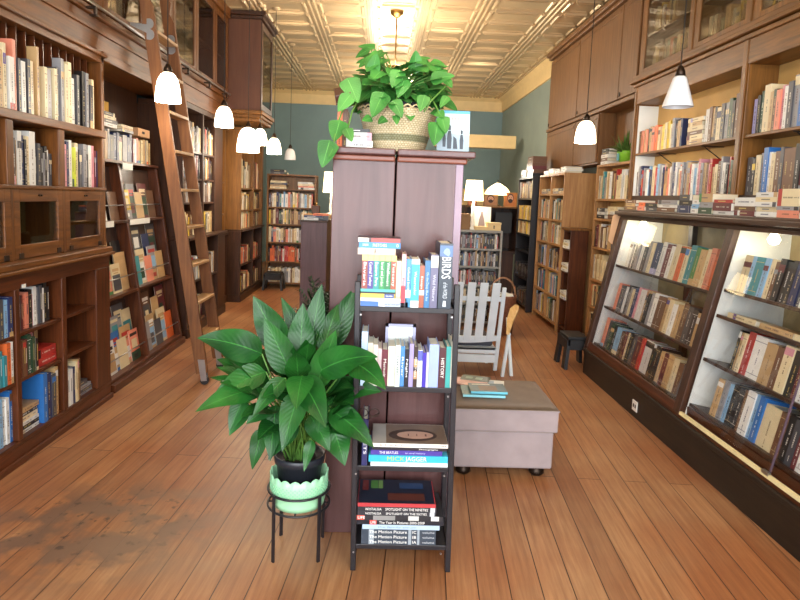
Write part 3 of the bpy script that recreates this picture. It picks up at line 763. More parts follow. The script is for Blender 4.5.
for y in (4.58, 5.03):
    m = MB(); c = lad(0.0, 0.0, y)
    for sd in (-0.02, 0.02):
        m.prism([(c.x - 0.03, y + sd - 0.003, 0.2), (c.x + 0.02, y + sd - 0.003, 0.2), (c.x + 0.04, y + sd - 0.003, 0.035), (c.x - 0.005, y + sd - 0.003, 0.03)], (0, 0.006, 0))
    m.build('wheel_bracket', 'metal', r)
    m = MB(); m.tube([(c.x + 0.018, y - 0.014, 0.032), (c.x + 0.018, y + 0.014, 0.032)], 0.032, 16); m.build('caster_wheel', 'blacksoft', r)
    m = MB(); h = lad(2.59, 0.0, y - 0.02); q = []
    for k in range(13):
        a_ = -PI / 2 + PI * k / 12; q.append((h.x + 0.034 * math.cos(a_), h.y, h.z - 0.04 + 0.038 * math.sin(a_)))
    for k in range(13):
        a_ = -PI / 2 + PI * k / 12; q.append((h.x + 0.03 * math.cos(a_), h.y, h.z + 0.036 + 0.036 * math.sin(a_)))
    q += [(h.x - 0.02, h.y, h.z + 0.07), (h.x - 0.02, h.y, h.z - 0.075)]
    m.prism(q, (0, 0.004, 0))
    m.prism([(h.x - 0.02, h.y, h.z - 0.03), (-1.875, h.y, 2.672), (-1.875, h.y, 2.69), (h.x - 0.02, h.y, h.z + 0.03)], (0, 0.004, 0))
    m.build('rail_hanger', 'metal', r)

# ------------------------------------------------------------------ sloping magazine rack
r = thing('magazine_rack', 'sloping red-brown magazine rack between left bookcase and ladder', 'rack', (-2.1, 5.1, 0))
def slope_x(z): return -1.93 - 0.149 * (z - 0.06)
SX = math.atan(0.149)
for y0, y1 in ((4.305, 4.335), (5.02, 5.06), (5.83, 5.87)):
    m = MB(); m.prism([(XBk, y0, 0.06), (slope_x(0.06), y0, 0.06), (slope_x(1.69), y0, 1.69), (XBk, y0, 1.69)], (0, y1 - y0, 0)); m.build('divider', 'red_z', r, bevel=0.004)
bx('base', 'red_y', r, (XBk, -1.90, 4.305, 5.87, 0.0, 0.06), (XBk, -1.93, 4.305, 5.87, 0.06, 0.09), bevel=0.005)
m = MB(); m.hexa([(slope_x(0.09) - 0.16, 4.335, 0.09), (slope_x(0.09) - 0.14, 4.335, 0.09), (slope_x(0.09) - 0.14, 5.83, 0.09), (slope_x(0.09) - 0.16, 5.83, 0.09), (slope_x(1.66) - 0.10, 4.335, 1.66), (slope_x(1.66) - 0.08, 4.335, 1.66), (slope_x(1.66) - 0.08, 5.83, 1.66), (slope_x(1.66) - 0.10, 5.83, 1.66)]); m.build('sloping_back', 'dark_z', r)
for y0, y1 in ((4.335, 5.02), (5.06, 5.83)):
    for z in (0.645, 1.21):
        bx('tray', 'red_y', r, slope_x(z) - 0.16, slope_x(z) + 0.005, y0, y1, z, z + 0.022, bevel=0.002)
        if z > 1: bx('label_strip', 'white', r, slope_x(z) + 0.005, slope_x(z) + 0.008, y0, y0 + 0.42, z - 0.022, z + 0.024)
    for z in (0.09, 0.667, 1.232):
        m = MB(); m.tube([(slope_x(z + 0.12) - 0.012, y0, z + 0.12), (slope_x(z + 0.12) - 0.012, y1, z + 0.12)], 0.005, 8); m.build('retaining_rod', 'metal', r, smooth=True)
bx('top_shelf', 'red_y', r, XBk, slope_x(1.69) + 0.015, 4.305, 5.87, 1.69, 1.715, bevel=0.003)
for y0 in (4.36, 5.07): bx('label_strip', 'white', r, slope_x(1.69) + 0.015, slope_x(1.69) + 0.018, y0, y0 + 0.2, 1.645, 1.70)
bx('niche_back', 'dark_z', r, XBk, XBk + 0.012, 4.31, 5.99, 1.715, 2.40)
# booklets facing out
def cover_art(mb, b):
    rr = random.Random(b['seed'] + 5); T = b['T']; t, d, h = b['t'], b['d'], b['h']
    def q(v0, v1, w0, w1, c, k=0.0006):
        mb.quad([T @ Vector(p) for p in ((-k, v0 * d, w0 * h), (-k, v0 * d, w1 * h), (-k, v1 * d, w1 * h), (-k, v1 * d, w0 * h))], 0, c)
    MUTED = ['cream', 'tan', 'brown', 'grey', 'charcoal', 'white', 'salmon', 'teal', 'dark green', 'maroon', 'light blue']; c1 = C(PAL[rr.choice(MUTED)]); c2 = C(PAL[rr.choice(['cream', 'white', 'black', 'red', 'tan'])])
    st = rr.random()
    if st < 0.5:
        q(0.08, 0.92, 0.08, 0.62, c1); q(0.15, 0.85, 0.74, 0.84, c2); q(0.25, 0.75, 0.66, 0.70, c2)
        q(0.3, 0.7, 0.15, 0.45, C(PAL[rr.choice(MUTED)]), 0.0010)
    else:
        q(0.0, 1, 0.0, 0.3, c1); q(0.12, 0.88, 0.8, 0.9, c2); q(0.2, 0.8, 0.38, 0.7, C(PAL[rr.choice(MUTED)])); q(0.3, 0.7, 0.08, 0.2, c2, 0.001)
def booklets(row, y0, y1, z, names, sizes, lift=0.0):
    """booklets leaning on the sloping back, overlapping one behind the other; cover faces the aisle"""
    n = len(names); rowinfo(row, 'booklets on the magazine rack')
    for k, nm in enumerate(names):
        w, h = sizes[k % len(sizes)]; lay = k % 2
        ya = y0 + (y1 - y0 - w) * (k / max(1, n - 1)); tl = math.atan(0.149)
        x = slope_x(z + lift) - (0.05 if lift == 0 else 0.085) - 0.008 * lay - 0.0008 * k
        # local: u thickness (away from aisle), v along the shelf (+y), w up the slope
        up = Vector((-math.sin(tl), 0, math.cos(tl))); vv = Vector((0, -1, 0)); uu = vv.cross(up)
        T = frame((x, ya + w, (z + 0.022 if z > 0.1 else z) + lift), uu, vv)
        if uu.x > 0: raise Exception('facing')
        add_book(T, 0.006, w, h + 0.03 * lay, nm, row, cover=cover_art)
SZ = [(.17, .25), (.18, .27), (.16, .23), (.2, .28)]
booklets('the top tier of the rack, near column', 4.40, 5.0, 1.21, ['cream', 'tan', 'brown'], SZ)
booklets('the top tier of the rack, far column', 5.08, 5.8, 1.21, ['yellow', 'charcoal', 'tan', 'maroon', 'brown'], SZ)
booklets('the middle tier of the rack, near column', 4.40, 5.0, 0.645, ['pink', 'green', 'cream', 'tan'], SZ)
booklets('the middle tier of the rack, far column', 5.08, 5.8, 0.645, ['teal', 'cream', 'salmon', 'grey', 'tan'], SZ)
booklets('the middle tier back row, near column', 4.40, 5.0, 0.645, ['charcoal', 'tan', 'black'], SZ, 0.17)
booklets('the middle tier back row, far column', 5.08, 5.8, 0.645, ['grey', 'charcoal', 'navy', 'charcoal'], SZ, 0.19)
booklets('the bottom tier of the rack, near column', 4.38, 5.0, 0.09, ['white', 'blue', 'cream', 'tan', 'salmon'], SZ)
booklets('the bottom tier of the rack, far column', 5.08, 5.8, 0.09, ['grey', 'tan', 'charcoal', 'cream', 'orange'], SZ)
booklets('the bottom tier back row, near column', 4.38, 5.0, 0.09, ['tan', 'red', 'grey', 'charcoal', 'cream'], SZ, 0.17)
booklets('the bottom tier back row, far column', 5.08, 5.8, 0.09, ['grey', 'brown', 'tan', 'maroon'], SZ, 0.19)
# things in the niche over the rack
x0 = slope_x(1.69) - 0.01
shelf_row('the niche shelf over the magazine rack', (x0, 4.78, 1.715), 'L', 1.1, None, None, (0.16, 0.2), None,
          specs=S('.04,.25,cream .03,.22,tan .02,.24,grey .05,.2,black .03,.22,navy .03,.23,navy .04,.2,cream .05,.22,grey .035,.21,navy .03,.24,navy .024,.2,maroon .024,.21,white .03,.22,salmon .03,.2,tan .03,.21,cream .03,.22,tan .024,.21,grey .024,.22,cream .02,.2,tan', 1.62))
r = thing('cardboard_box', 'flat tan cardboard box on the row over the magazine rack', 'box', (x0 - 0.1, 5.62, 1.96))
bx('box_body', 'kraft', r, x0 - 0.16, x0 - 0.01, 5.48, 5.75, 1.958, 2.03, bevel=0.003)
bx('slot', 'blacksoft', r, x0 - 0.0105, x0 - 0.009, 5.57, 5.63, 1.985, 2.005)
r = bx('manila_folder', plain('manila_card', 'C8993E', 0.7), None, -2.405, -2.39, 4.9, 5.35, 1.72, 2.22, at=(-2.4, 5.1, 1.72)); tag(r, 'ochre board standing against the back of the niche over the rack', 'board')
stack('the pile over the rack niche row', (x0 - 0.02, 4.86, 1.975), 'L', [(.24, .03, .16, 'white'), (.25, .03, .16, 'charcoal'), (.22, .025, .15, 'cream'), (.2, .03, .15, 'black')])
stack('the low pile by the cardboard box', (x0 - 0.02, 5.18, 1.965), 'L', [(.24, .02, .16, 'grey'), (.22, .02, .16, 'tan'), (.24, .018, .15, 'cream')])

# ------------------------------------------------------------------ further left bookcases
def wall_case(name, label, y0, y1, xlo, xup, posts, zlo, zup, ledge_z, top, wlo, wup, cat='bookcase'):
    r = thing(name, label, cat, ((xlo + XBk) / 2, (y0 + y1) / 2, 0))
    bx('plinth', wlo + '_y', r, XBk, xlo + 0.01, y0, y1, 0, 0.10, bevel=0.004)
    bx('back_panel', wup + '_z', r, XBk, XBk + 0.02, y0, y1, 0.1, top)
    for p0, p1 in posts:
        bx('upright', wlo + '_z', r, XBk + 0.02, xlo, p0, p1, 0.10, ledge_z - 0.03, bevel=0.003)
        bx('upright', wup + '_z', r, XBk + 0.02, xup, p0, p1, ledge_z, top, bevel=0.003)
    bx('ledge', wlo + '_y', r, XBk + 0.02, xlo + 0.03, y0, y1, ledge_z - 0.03, ledge_z, bevel=0.005)
    for (a, b) in zip(posts, posts[1:]):
        for z in zlo: bx('shelf', wlo + '_y', r, XBk + 0.02, xlo - 0.01, a[1], b[0], z - 0.02, z)
        for z in zup: bx('shelf', wup + '_y', r, XBk + 0.02, xup - 0.01, a[1], b[0], z - 0.02, z)
    bx('top_rail', wup + '_y', r, XBk + 0.02, xup + 0.01, y0, y1, top, top + 0.05)
    return r
PO = [(6.0, 6.04), (6.66, 6.70), (7.12, 7.46)]
wall_case('wall_bookcase', 'brown wall bookcase just beyond the ladder with a pale ledge', 6.0, 7.46, -1.93, -1.97, PO, (0.12, 0.55), (1.37, 1.62, 1.90), 1.02, 2.31, 'dark', 'dark')
for a, b, q in ((6.04, 6.66, 'near bay'), (6.70, 7.12, 'far bay')):
    for z, nm, mx in ((0.12, 'bottom', MIX_DARK), (0.55, 'second', MIX_DARK), (1.021, 'ledge', MIX_WARM), (1.37, 'fourth', MIX_DARK), (1.62, 'fifth', MIX_DARK), (1.90, 'highest', MIX_DARK)):
        shelf_row('the %s shelf beyond the ladder, %s' % (nm, q), (-1.98 if z > 1 else -1.95, a, z), 'L', b - a, (0.19, 0.25) if z < 1.9 else (0.22, 0.3), (0.02, 0.045), (0.15, 0.2), mx)
PO = [(7.5, 7.52), (8.08, 8.10)]
wall_case('alcove_shelves', 'shallow recessed shelves holding paper stacks before the far left bookcase', 7.5, 8.10, -2.08, -2.1, PO, (0.12, 0.5), (1.2, 1.62), 0.95, 2.3, 'dark', 'mid')
shelf_row('the alcove shelf of pale binders', (-2.1, 7.55, 1.2), 'L', 0.5, (0.26, 0.3), (0.03, 0.05), (0.15, 0.2), ['white', 'cream', 'white'])
stack('the white pile in the left alcove', (-2.1, 7.6, 1.62), 'L', [(.28, .03, .2, 'white'), (.3, .03, .2, 'cream'), (.26, .03, .2, 'white'), (.2, .04, .2, 'cream'), (.18, .05, .2, 'white')], row='alcove')
stack('the pile under the alcove ledge', (-2.1, 7.6, 0.5), 'L', [(.3, .04, .2, 'white'), (.3, .03, .2, 'grey'), (.3, .04, .2, 'cream'), (.28, .05, .2, 'white')], row='alcove')
shelf_row('the alcove floor shelf', (-2.09, 7.55, 0.12), 'L', 0.5, (0.2, 0.28), (0.03, 0.05), (0.15, 0.2), ['dark green', 'teal', 'charcoal'])
PO = [(8.12, 8.16), (8.9, 8.94), (9.52, 9.62)]
wall_case('far_wall_bookcase', 'far left wall bookcase facing the aisle beside the black step stool', 8.12, 9.62, -1.90, -1.90, PO, (0.12, 0.5), (1.25, 1.55), 0.99, 2.3, 'dark', 'mid')
for z, mx in ((0.12, MIX_WARM), (0.5, MIX_WARM + ['red'] * 6), (0.991, MIX_WARM), (1.25, MIX_WARM), (1.55, MIX_PALE)):
    for a, b in ((8.16, 8.9), (8.94, 9.52)):
        shelf_row('the far left wall bookcase', (-1.92, a, z), 'L', b - a, (0.18, 0.25) if z < 1.5 else (0.25, 0.4), (0.025, 0.05), (0.15, 0.2), mx, fill=0.95)
# projecting cupboard over the aisle
r = thing('projecting_cupboard', 'dark brown cupboard projecting from left wall below the ceiling', 'cupboard', (-2.0, 8.0, 2.37))
M['cupb'] = wood('brown_cupboard_wood', '5E3A2A', '6E4834', 'z', 0.4, 0.6, mottled=0.15)
for y in (7.65, 8.40): bx('side_panel', 'cupb', r, XBk, -1.56, y, y + 0.03, 2.50, 3.60, bevel=0.003)
bx('carcass', 'dark_z', r, (XBk, -1.58, 7.68, 8.40, 2.5, 2.53), (XBk, -1.58, 7.68, 8.40, 3.56, 3.6), (XBk, XBk + 0.02, 7.68, 8.40, 2.5, 3.6))
bx('base_moulding', 'mid_y', r, (XBk, -1.53, 7.62, 8.46, 2.46, 2.51), (XBk, -1.55, 7.64, 8.44, 2.42, 2.46), (XBk, -1.57, 7.66, 8.42, 2.375, 2.42), bevel=0.008)
bx('crown', 'dark_y', r, (XBk, -1.53, 7.62, 8.46, 3.60, 3.64), (XBk, -1.50, 7.59, 8.49, 3.64, 3.69), bevel=0.008)
d = bx('door', 'dark_z', r, (-1.575, -1.555, 7.68, 7.75, 2.53, 3.58), (-1.575, -1.555, 8.33, 8.40, 2.53, 3.58), (-1.575, -1.555, 7.75, 8.33, 2.53, 2.6), (-1.575, -1.555, 7.75, 8.33, 3.5, 3.58))
bx('pane', 'dimglass', d, -1.568, -1.564, 7.75, 8.33, 2.6, 3.5)
# free-standing case closing the left aisle
def open_case(name, label, x0, x1, y0, y1, h, shelves, wd, wh, posts=(), t=0.025):
    r = thing(name, label, 'bookcase', ((x0 + x1) / 2, (y0 + y1) / 2, 0))
    for a in (x0, x1 - t): bx('side_panel', wd, r, a, a + t, y0, y1, 0, h, bevel=0.003)
    bx('back_panel', wd, r, x0 + t, x1 - t, y1 - 0.012, y1, 0.02, h - t)
    bx('top', wh, r, x0 + t, x1 - t, y0, y1, h - t, h)
    for z in shelves: bx('shelf', wh, r, x0 + t, x1 - t, y0 + 0.005, y1 - 0.012, z - 0.02, z)
    for p in posts: bx('post', wd, r, p - t / 2, p + t / 2, y0, y1 - 0.012, shelves[0], h - t)
    return r
zz = [0.07, 0.41, 0.72, 1.01, 1.28, 1.57]
open_case('end_bookcase', 'tall brown bookcase across the far end of left aisle', -1.84, -1.06, 9.62, 9.9, 1.80, zz, 'mid_z', 'mid_z')
for z, mx, nm in zip(zz, (MIX_PALE, ['red', 'maroon', 'red', 'white', 'tan', 'black', 'orange', 'brown'], MIX_PALE, MIX_WARM + ['dark green'] * 4, MIX_PALE + ['teal', 'light blue', 'navy'] * 2, MIX_WARM), ('bottom', 'second', 'third', 'fourth', 'fifth', 'top')):
    if nm == 'top': continue
    shelf_row('the %s shelf of the far end bookcase' % nm, (-1.81, 9.63, z), 'S', 0.72, (0.2, 0.25), (0.018, 0.04), (0.14, 0.2), mx, fill=0.98)
for k, (x, sp) in enumerate(((-1.80, [(.26, .03, .2, 'cream'), (.25, .03, .2, 'tan'), (.27, .03, .2, 'charcoal'), (.24, .03, .2, 'cream')]), (-1.36, [(.26, .03, .2, 'white'), (.25, .025, .2, 'salmon'), (.26, .03, .2, 'cream'), (.24, .03, .2, 'white')]))):
    stack('far end case stack', (x, 9.64, 1.57), 'S', sp, row='far end case stack')
stack('pile on top of far end case', (-1.80, 9.65, 1.80), 'S', [(.26, .03, .2, 'charcoal'), (.22, .04, .2, 'black')], row='pile on top of far end case')
def stool(label, x0, x1, y0, y1, h):
    r = thing('step_stool', label, 'stool', ((x0 + x1) / 2, (y0 + y1) / 2, 0)); xm, ym = (x0 + x1) / 2, (y0 + y1) / 2
    bx('top', 'blacksoft', r, x0 + 0.03, x1 - 0.03, y0 + 0.03, y1 - 0.03, h - 0.03, h, bevel=0.008)
    for xa, sx in ((x0, 1), (x1, -1)):
        m = MB()
        for ya, yb_ in ((y0, y0 + 0.09), (y1 - 0.09, y1)):
            dy0 = 0.025 if ya == y0 else -0.025
            m.hexa([(xa, ya, 0), (xa + sx * 0.03, ya, 0), (xa + sx * 0.03, yb_, 0), (xa, yb_, 0), (xa + sx * 0.025, ya + dy0, h - 0.028), (xa + sx * 0.055, ya + dy0, h - 0.028), (xa + sx * 0.055, yb_ + dy0, h - 0.028), (xa + sx * 0.025, yb_ + dy0, h - 0.028)])
        m.box(xa + sx * 0.018, xa + sx * 0.048, y0 + 0.02, y1 - 0.02, h * 0.62, h - 0.028)
        m.build('leg_panel', 'blacksoft', r)
    for ya in (y0 + 0.02, y1 - 0.035): bx('cross_panel', 'blacksoft', r, x0 + 0.03, x1 - 0.03, ya, ya + 0.015, h * 0.6, h - 0.028)
    return r
stool('black plastic step stool on the floor before the far end bookcase', -1.82, -1.5, 9.2, 9.5, 0.27)
# ------------------------------------------------------------------ double bookcase seen end-on, in the middle
def end_case(label, x0, x1, side):
    r = thing('aisle_bookcase', label, 'bookcase', ((x0 + x1) / 2, 2.9, 0))
    bx('end_panel', 'mahog', r, x0, x1, 2.55, 2.575, 0, 1.655, bevel=0.003)
    bx('end_panel', 'mahog', r, x0, x1, 3.52, 3.545, 0, 1.655, bevel=0.003)
    xb = x1 - 0.015 if side < 0 else x0
    bx('back_panel', 'mahog', r, xb, xb + 0.015, 2.575, 3.52, 0, 1.655)
    a, b = (x0, xb) if side < 0 else (xb + 0.015, x1)
    for z in (0.08, 0.4, 0.72, 1.04, 1.34): bx('shelf', 'mahog', r, a, b, 2.575, 3.52, z - 0.02, z)
    e0, e1 = (x0 - 0.03, x1 - 0.001) if side < 0 else (x0 + 0.001, x1 + 0.045)
    bx('cornice', 'mahog_x', r, (e0 + (0.03 if side < 0 else 0), e1 - (0 if side < 0 else 0.03), 2.53, 3.56, 1.648, 1.672), bevel=0.006)
    bx('top', 'mahog', r, e0, e1, 2.50, 3.58, 1.672, 1.70, bevel=0.006)
    if side > 0: bx('corner_post', plain('lilac_brown_trim', '8A7080', 0.3), r, x1 - 0.03, x1 + 0.002, 2.545, 2.552, 0, 1.648, bevel=0.002)
    return r
end_case('left one of two tall mahogany bookcases standing back to back mid-room', -0.215, 0.0465, -1)
end_case('right one of two tall mahogany bookcases standing back to back mid-room', 0.0535, 0.333, 1)
for z in (.08, .4, .72, 1.04, 1.34):
    shelf_row('the aisle side of the left mahogany case', (-0.21, 3.5, z), 'R', 0.9, (0.2, 0.26), (0.02, 0.04), (0.14, 0.18), MIX_ALL)
    shelf_row('the aisle side of the right mahogany case', (0.328, 2.6, z), 'L', 0.9, (0.2, 0.26), (0.02, 0.04), (0.14, 0.18), MIX_ALL)

# ------------------------------------------------------------------ black display shelf
r = thing('open_shelf_unit', 'narrow black four-tier shelf unit in front of the mahogany bookcases', 'shelf', (0.107, 2.39, 0))
SXa, SXb, SYa, SYb = -0.096, 0.309, 2.275, 2.51
def lx(z): return .016 * (1 - z / 1.1)      # the unit stands a little out of true
for xa in (SXa, SXb - 0.022):
    for ya in (SYa, SYb - 0.028):
        m = MB(); m.prism([(xa + lx(0), ya, 0), (xa + lx(0), ya + 0.028, 0), (xa, ya + 0.028, 1.155), (xa, ya + 0.021, 1.175), (xa, ya + 0.007, 1.175), (xa, ya, 1.155)], (0.022, 0, 0)); m.build('leg', 'black', r, bevel=0.003)
    for z in (0.092, 0.418, 0.741, 1.058):
        bx('side_rail', 'black', r, xa + 0.004 + lx(z), xa + 0.018 + lx(z), SYa + 0.028, SYb - 0.028, z - 0.02, z + 0.03)
ZS = (0.112, 0.440, 0.764, 1.080)
for z in ZS: bx('shelf', 'black', r, SXa + 0.02 + lx(z), SXb - 0.02 + lx(z), SYa + 0.004, SYb - 0.004, z - 0.02, z, bevel=0.002)
for z in ZS:
    m = MB()
    for xa in (SXa + 0.024, SXb - 0.03): m.tube([(xa + 0.003, SYa + 0.003, z - 0.032), (xa + 0.003, SYa - 0.001, z - 0.032)], 0.004, 8)
    m.build('screw_cap', 'metal', r)

# books with readable spines: each is an Empty with cover, pages, lettering
def lettered(label, P, face, flat, t, d, h, hexc, txts, group, bands=(), cover_extra=None, ink='F2F0EA'):
    """t thickness, d depth, h height (length of the spine); txts: (text, fraction along the spine from its left/top, fraction of spine length, letter height fraction, colour)"""
    P = (P[0] - 0.008 + lx(P[2]), P[1], P[2]); r = thing('book', label, 'book', P, group)
    u, v = FACE[face]
    if flat: T = frame(P, (0, 0, 1), v)
    else: T = frame(P, u, v)
    e = 0.003
    m = MB(); c = None
    m.box(0, t, 0, e, 0, h, 0, None, T); m.box(0, e, e, d, 0, h, 0, None, T); m.box(t - e, t, e, d, 0, h, 0, None, T)
    m.build('cover', plain('cover_' + hexc, hexc, 0.3, noise=0.06, scale=20), r)
    m = MB(); m.box(e, t - e, e, d - 0.005, 0.003, h - 0.004, 0, None, T); m.build('pages', 'cream_pages', r)
    for (w0, w1, hc) in bands:
        m = MB(); m.quad([T @ Vector(q) for q in ((0, -0.0005, w0 * h), (t, -0.0005, w0 * h), (t, -0.0005, w1 * h), (0, -0.0005, w1 * h))]); m.build('spine_band', plain('band_' + hc, hc, 0.35), r)
    for (tx, f, ln, th, hc) in txts:
        # reading direction runs from the top of the spine down (flat: left to right)
        R3 = Matrix.Identity(4)
        cx = T @ Vector((t / 2, -0.0012, h * (1 - f)))
        rd = -(T.to_3x3() @ Vector((0, 0, 1))); upv = (T.to_3x3() @ Vector((1, 0, 0))); nn = rd.cross(upv)
        for i in range(3): R3[i][0] = rd[i]; R3[i][1] = upv[i]; R3[i][2] = nn[i]; R3[i][3] = cx[i]
        text_part('title', tx, t * th * 1.35, R3, M.setdefault('ink_' + hc, plain('ink_' + hc, hc, 0.4)), r, width=h * ln)
    if cover_extra: cover_extra(r, T, t, d, h)
    return r
M['cream_pages'] = plain('book_pages', 'EDE6D4', 0.8, noise=0.05)
y0 = SYa + 0.006
GA, GB, GC, GD = 'books on the top tier of the black shelf', 'books on the third tier of the black shelf', 'books on the second tier of the black shelf', 'books on the bottom tier of the black shelf'
zA = ZS[3] + 0.0008
def SA(label, x, z, flat, *a, **k): return lettered(label, ((x, y0, z)), 'S', flat, *a, **k)
# top tier: lying books (x is the right-hand end for lying ones)
def lie(label, xl, xr, z, t, d, hexc, txts, group, yo=0.0, **k):
    return lettered(label, (xr, y0 + yo, z), 'S', True, t, d, xr - xl, hexc, txts, group, **k)
W, K = 'F4F2EC', '1C1C20'
z = zA
lie('blue-and-white book lying flat at the bottom, top tier of black shelf', -0.066, 0.118, z, 0.019, 0.16, 'AEBBD0', [('Travels by Land and Sea', .66, .5, .42, '4A5060')], GA, bands=((.62, .99, '3E6CB4'), (.48, .6, 'D8DCE4'))); z += 0.0195
lie('pale cream book lying flat between blue and yellow ones on black shelf', -0.066, 0.112, z, 0.013, 0.15, 'E6E2CC', [], GA); z += 0.0135
lie('yellow book lying flat under the travel guides on black shelf', -0.066, 0.066, z, 0.016, 0.15, 'E6C24E', [('Guide', .84, .2, .5, W)], GA, bands=((.02, .3, '2E4C8C'),)); z += 0.0165
lie('slim black book lying flat under the teal one on black shelf', -0.062, 0.068, z, 0.006, 0.15, '22242A', [], GA); z += 0.0065
lie('slim teal book lying flat directly under the upright travel guides', -0.066, 0.068, z, 0.011, 0.15, '52B4AC', [], GA); z += 0.0115
zt = z
x = -0.062
for hexc, tx, nm in (('8A4038', 'Bavaria', 'brick red'), ('4A3C86', 'Central Turkey', 'purple'), ('2E8E8A', 'Eastern Peru', 'teal'), ('2E8A4C', 'Israel and Jordan', 'green'), ('1E7A42', 'Wildflowers', 'deep green'), ('A05038', 'Tuscany', 'rust red')):
    t = 0.0215 if nm != 'rust red' else 0.02
    lettered('%s upright travel guide with yellow spine top on black shelf' % nm, (x, y0, zt), 'S', False, t, 0.12, 0.131, hexc, [(tx, .56, .7, .52, W)], GA, bands=((.83, .995, 'EAD27A'),)); x += t + 0.0008
zs = zt + 0.1315
lie('cream book lying flat across the travel guides on black shelf', -0.078, 0.066, zs, 0.025, 0.13, 'CDB9A2', [('A', .46, .06, .8, K)], GA); 
lie('bright blue book lying flat, second from top on black shelf', -0.074, 0.084, zs + 0.0255, 0.022, 0.14, '2E86CE', [('SKETCHES', .5, .34, .55, W), ('DREW', .16, .14, .4, W), ('O', .93, .05, .6, W)], GA)
lie('slim red-topped black book lying on top of the black shelf pile', -0.08, 0.086, zs + 0.048, 0.016, 0.14, '3A2226', [], GA, bands=((.02, .68, 'B8443E'), (.74, .98, 'E2DACA')))
for lab, w, h, hc, txts, bands in (
    ('pale yellow upright book right of the travel guides', .018, .178, 'E8E4B4', [], ((.0, .06, 'D8D098'),)),
    ('pink upright book with red lower spine on black shelf', .0165, .205, 'DCA4A8', [('Poems', .6, .3, .4, 'A03040')], ((.08, .4, 'B83A48'),)),
    ('medium blue upright book with white band near its foot', .0195, .187, '3E86BC', [('Collected Stories', .42, .5, .45, W)], ((.2, .36, 'E4E4E0'),)),
    ('white upright book with a cyan oval spine panel', .031, .187, 'E8F0F0', [('Watercolor', .5, .5, .35, W)], ((.14, .9, '38B0CC'),)),
    ('short red-brown upright book on the top tier', .019, .163, '9A5238', [('Essays', .4, .3, .4, W)], ((.3, .42, 'DCCFC0'),)),
    ('steel blue upright book left of the grey-violet one', .0205, .184, '2E6A9C', [('On the Deep Blue Sea', .55, .6, .45, 'C8DCEC')], ()),
    ('grey-violet upright book with pale top beside BIRDS book', .029, .207, '63607C', [('Wild Nature', .62, .5, .4, 'D0D0DC')], ((.76, .98, 'CFCBBE'),))):
    if lab.startswith('pale yellow'): x = 0.070
    lettered(lab, (x, y0, zA if w != .018 else zA + 0.034), 'S', False, w, 0.14, h if w != .018 else h - 0.034, hc, txts, GA, bands=bands); x += w + 0.001
def birds_extra(r, T, t, d, h):
    m = MB()
    pts = [(.5, .93), (.34, .90), (.26, .86), (.36, .84), (.7, .8), (.8, .86), (.7, .92)]
    m.quad([T @ Vector((a * t, -0.0008, b * h)) for a, b in pts]); m.build('cover_photo', plain('bird_photo_blue', '8CA8CC', 0.4), r)
    m = MB(); m.quad([T @ Vector((a * t, -0.001, b * h)) for a, b in ((.36, .03), (.64, .03), (.6, .12), (.4, .12))]); m.build('publisher_mark', plain('pale_mark', 'C8D0D8', 0.4), r)
x = min(x, 0.242)
lettered('tall thick dark blue book with BIRDS on its spine', (x + 0.002, y0 - 0.004, zA), 'S', False, .05, 0.2, .252, '24303E', [('BIRDS', .37, .33, .72, 'F4F6F8'), ('of the WORLD', .72, .25, .34, 'C8D0D8')], GA, bands=((.8, .97, '50709C'),), cover_extra=birds_extra)

# third tier
z = ZS[2] + 0.0008
row = [('tall pale blue upright book at the left end, third tier', .024, .215, 'B8D2EC', -0.060, None), ('first cream upright book behind the leaves, third tier', .02, .17, 'D8D4C0', None, None), ('second cream upright book behind the leaves, third tier', .018, .165, 'E4E0D4', None, None),
       ('slim pink-white upright book on the third tier', .014, .15, 'E0C8CC', None, None), ('dull maroon upright book left of the thick cream ones', .023, .145, '6E3440', None, 'Memoir'),
       ('thick cream upright book near middle of the third tier', .027, .16, 'DCDCC8', None, None), ('white-green upright book right of the thick cream one', .019, .165, 'DCE8DC', None, 'Garden'),
       ('bright blue upright book on the third tier', .0165, .16, '4A84BE', None, 'River'), ('slim black upright book on the third tier', .0155, .15, '22222A', None, 'Night'),
       ('lavender upright book left of the tan-labelled black one', .0165, .172, '9C92C4', None, None), ('black upright book with tan labels on the third tier', .0145, .16, '3A2C28', None, 'Old Tales'),
       ('white upright book with blue top on the third tier', .018, .147, 'E0E6F0', None, 'Sonnets'), ('violet upright book right of the white blue-topped one', .0135, .138, '4436A8', None, None), ('slim pale lilac upright book on the third tier', .009, .14, 'C8C4E0', None, None),
       ('thick periwinkle upright book on the third tier', .0375, .172, '98AADC', None, None), ('maroon upright book with white title at right, third tier', .0265, .16, '4E2A30', None, 'HISTORY'),
       ('teal upright book near the right end, third tier', .0185, .165, '3E9C98', None, None), ('cream upright book at the right end, third tier', .016, .185, 'DCD6C4', None, None)]
x = -0.060
for lab, w, h, hc, xx, tx in row:
    bands = ()
    if 'blue top' in lab: bands = ((.72, .99, '5A62B0'),)
    if 'tan labels' in lab: bands = ((.5, .7, 'C09A70'), (.2, .4, 'B08C68'))
    lettered(lab, (x, y0 + RNG.uniform(0, .006), z), 'S', False, w, 0.13, h, hc, [(tx, .5, .5, .5, W if hc in ('6E3440', '22222A', '4E2A30', '4A84BE', '3A2C28') else '40485A')] if tx else [], GB, bands=bands); x += w + 0.0012
r = thing('framed_card', 'lavender-white framed card standing behind the third tier books', 'frame', (0.095, 2.45, ZS[2]))
bx('frame_border', plain('lavender_frame', 'A8A8C8', 0.4), r, (0.03, 0.155, 2.44, 2.452, z, z + 0.012), (0.03, 0.155, 2.44, 2.452, z + 0.203, z + 0.215), (0.03, 0.042, 2.44, 2.452, z, z + 0.215), (0.143, 0.155, 2.44, 2.452, z, z + 0.215))
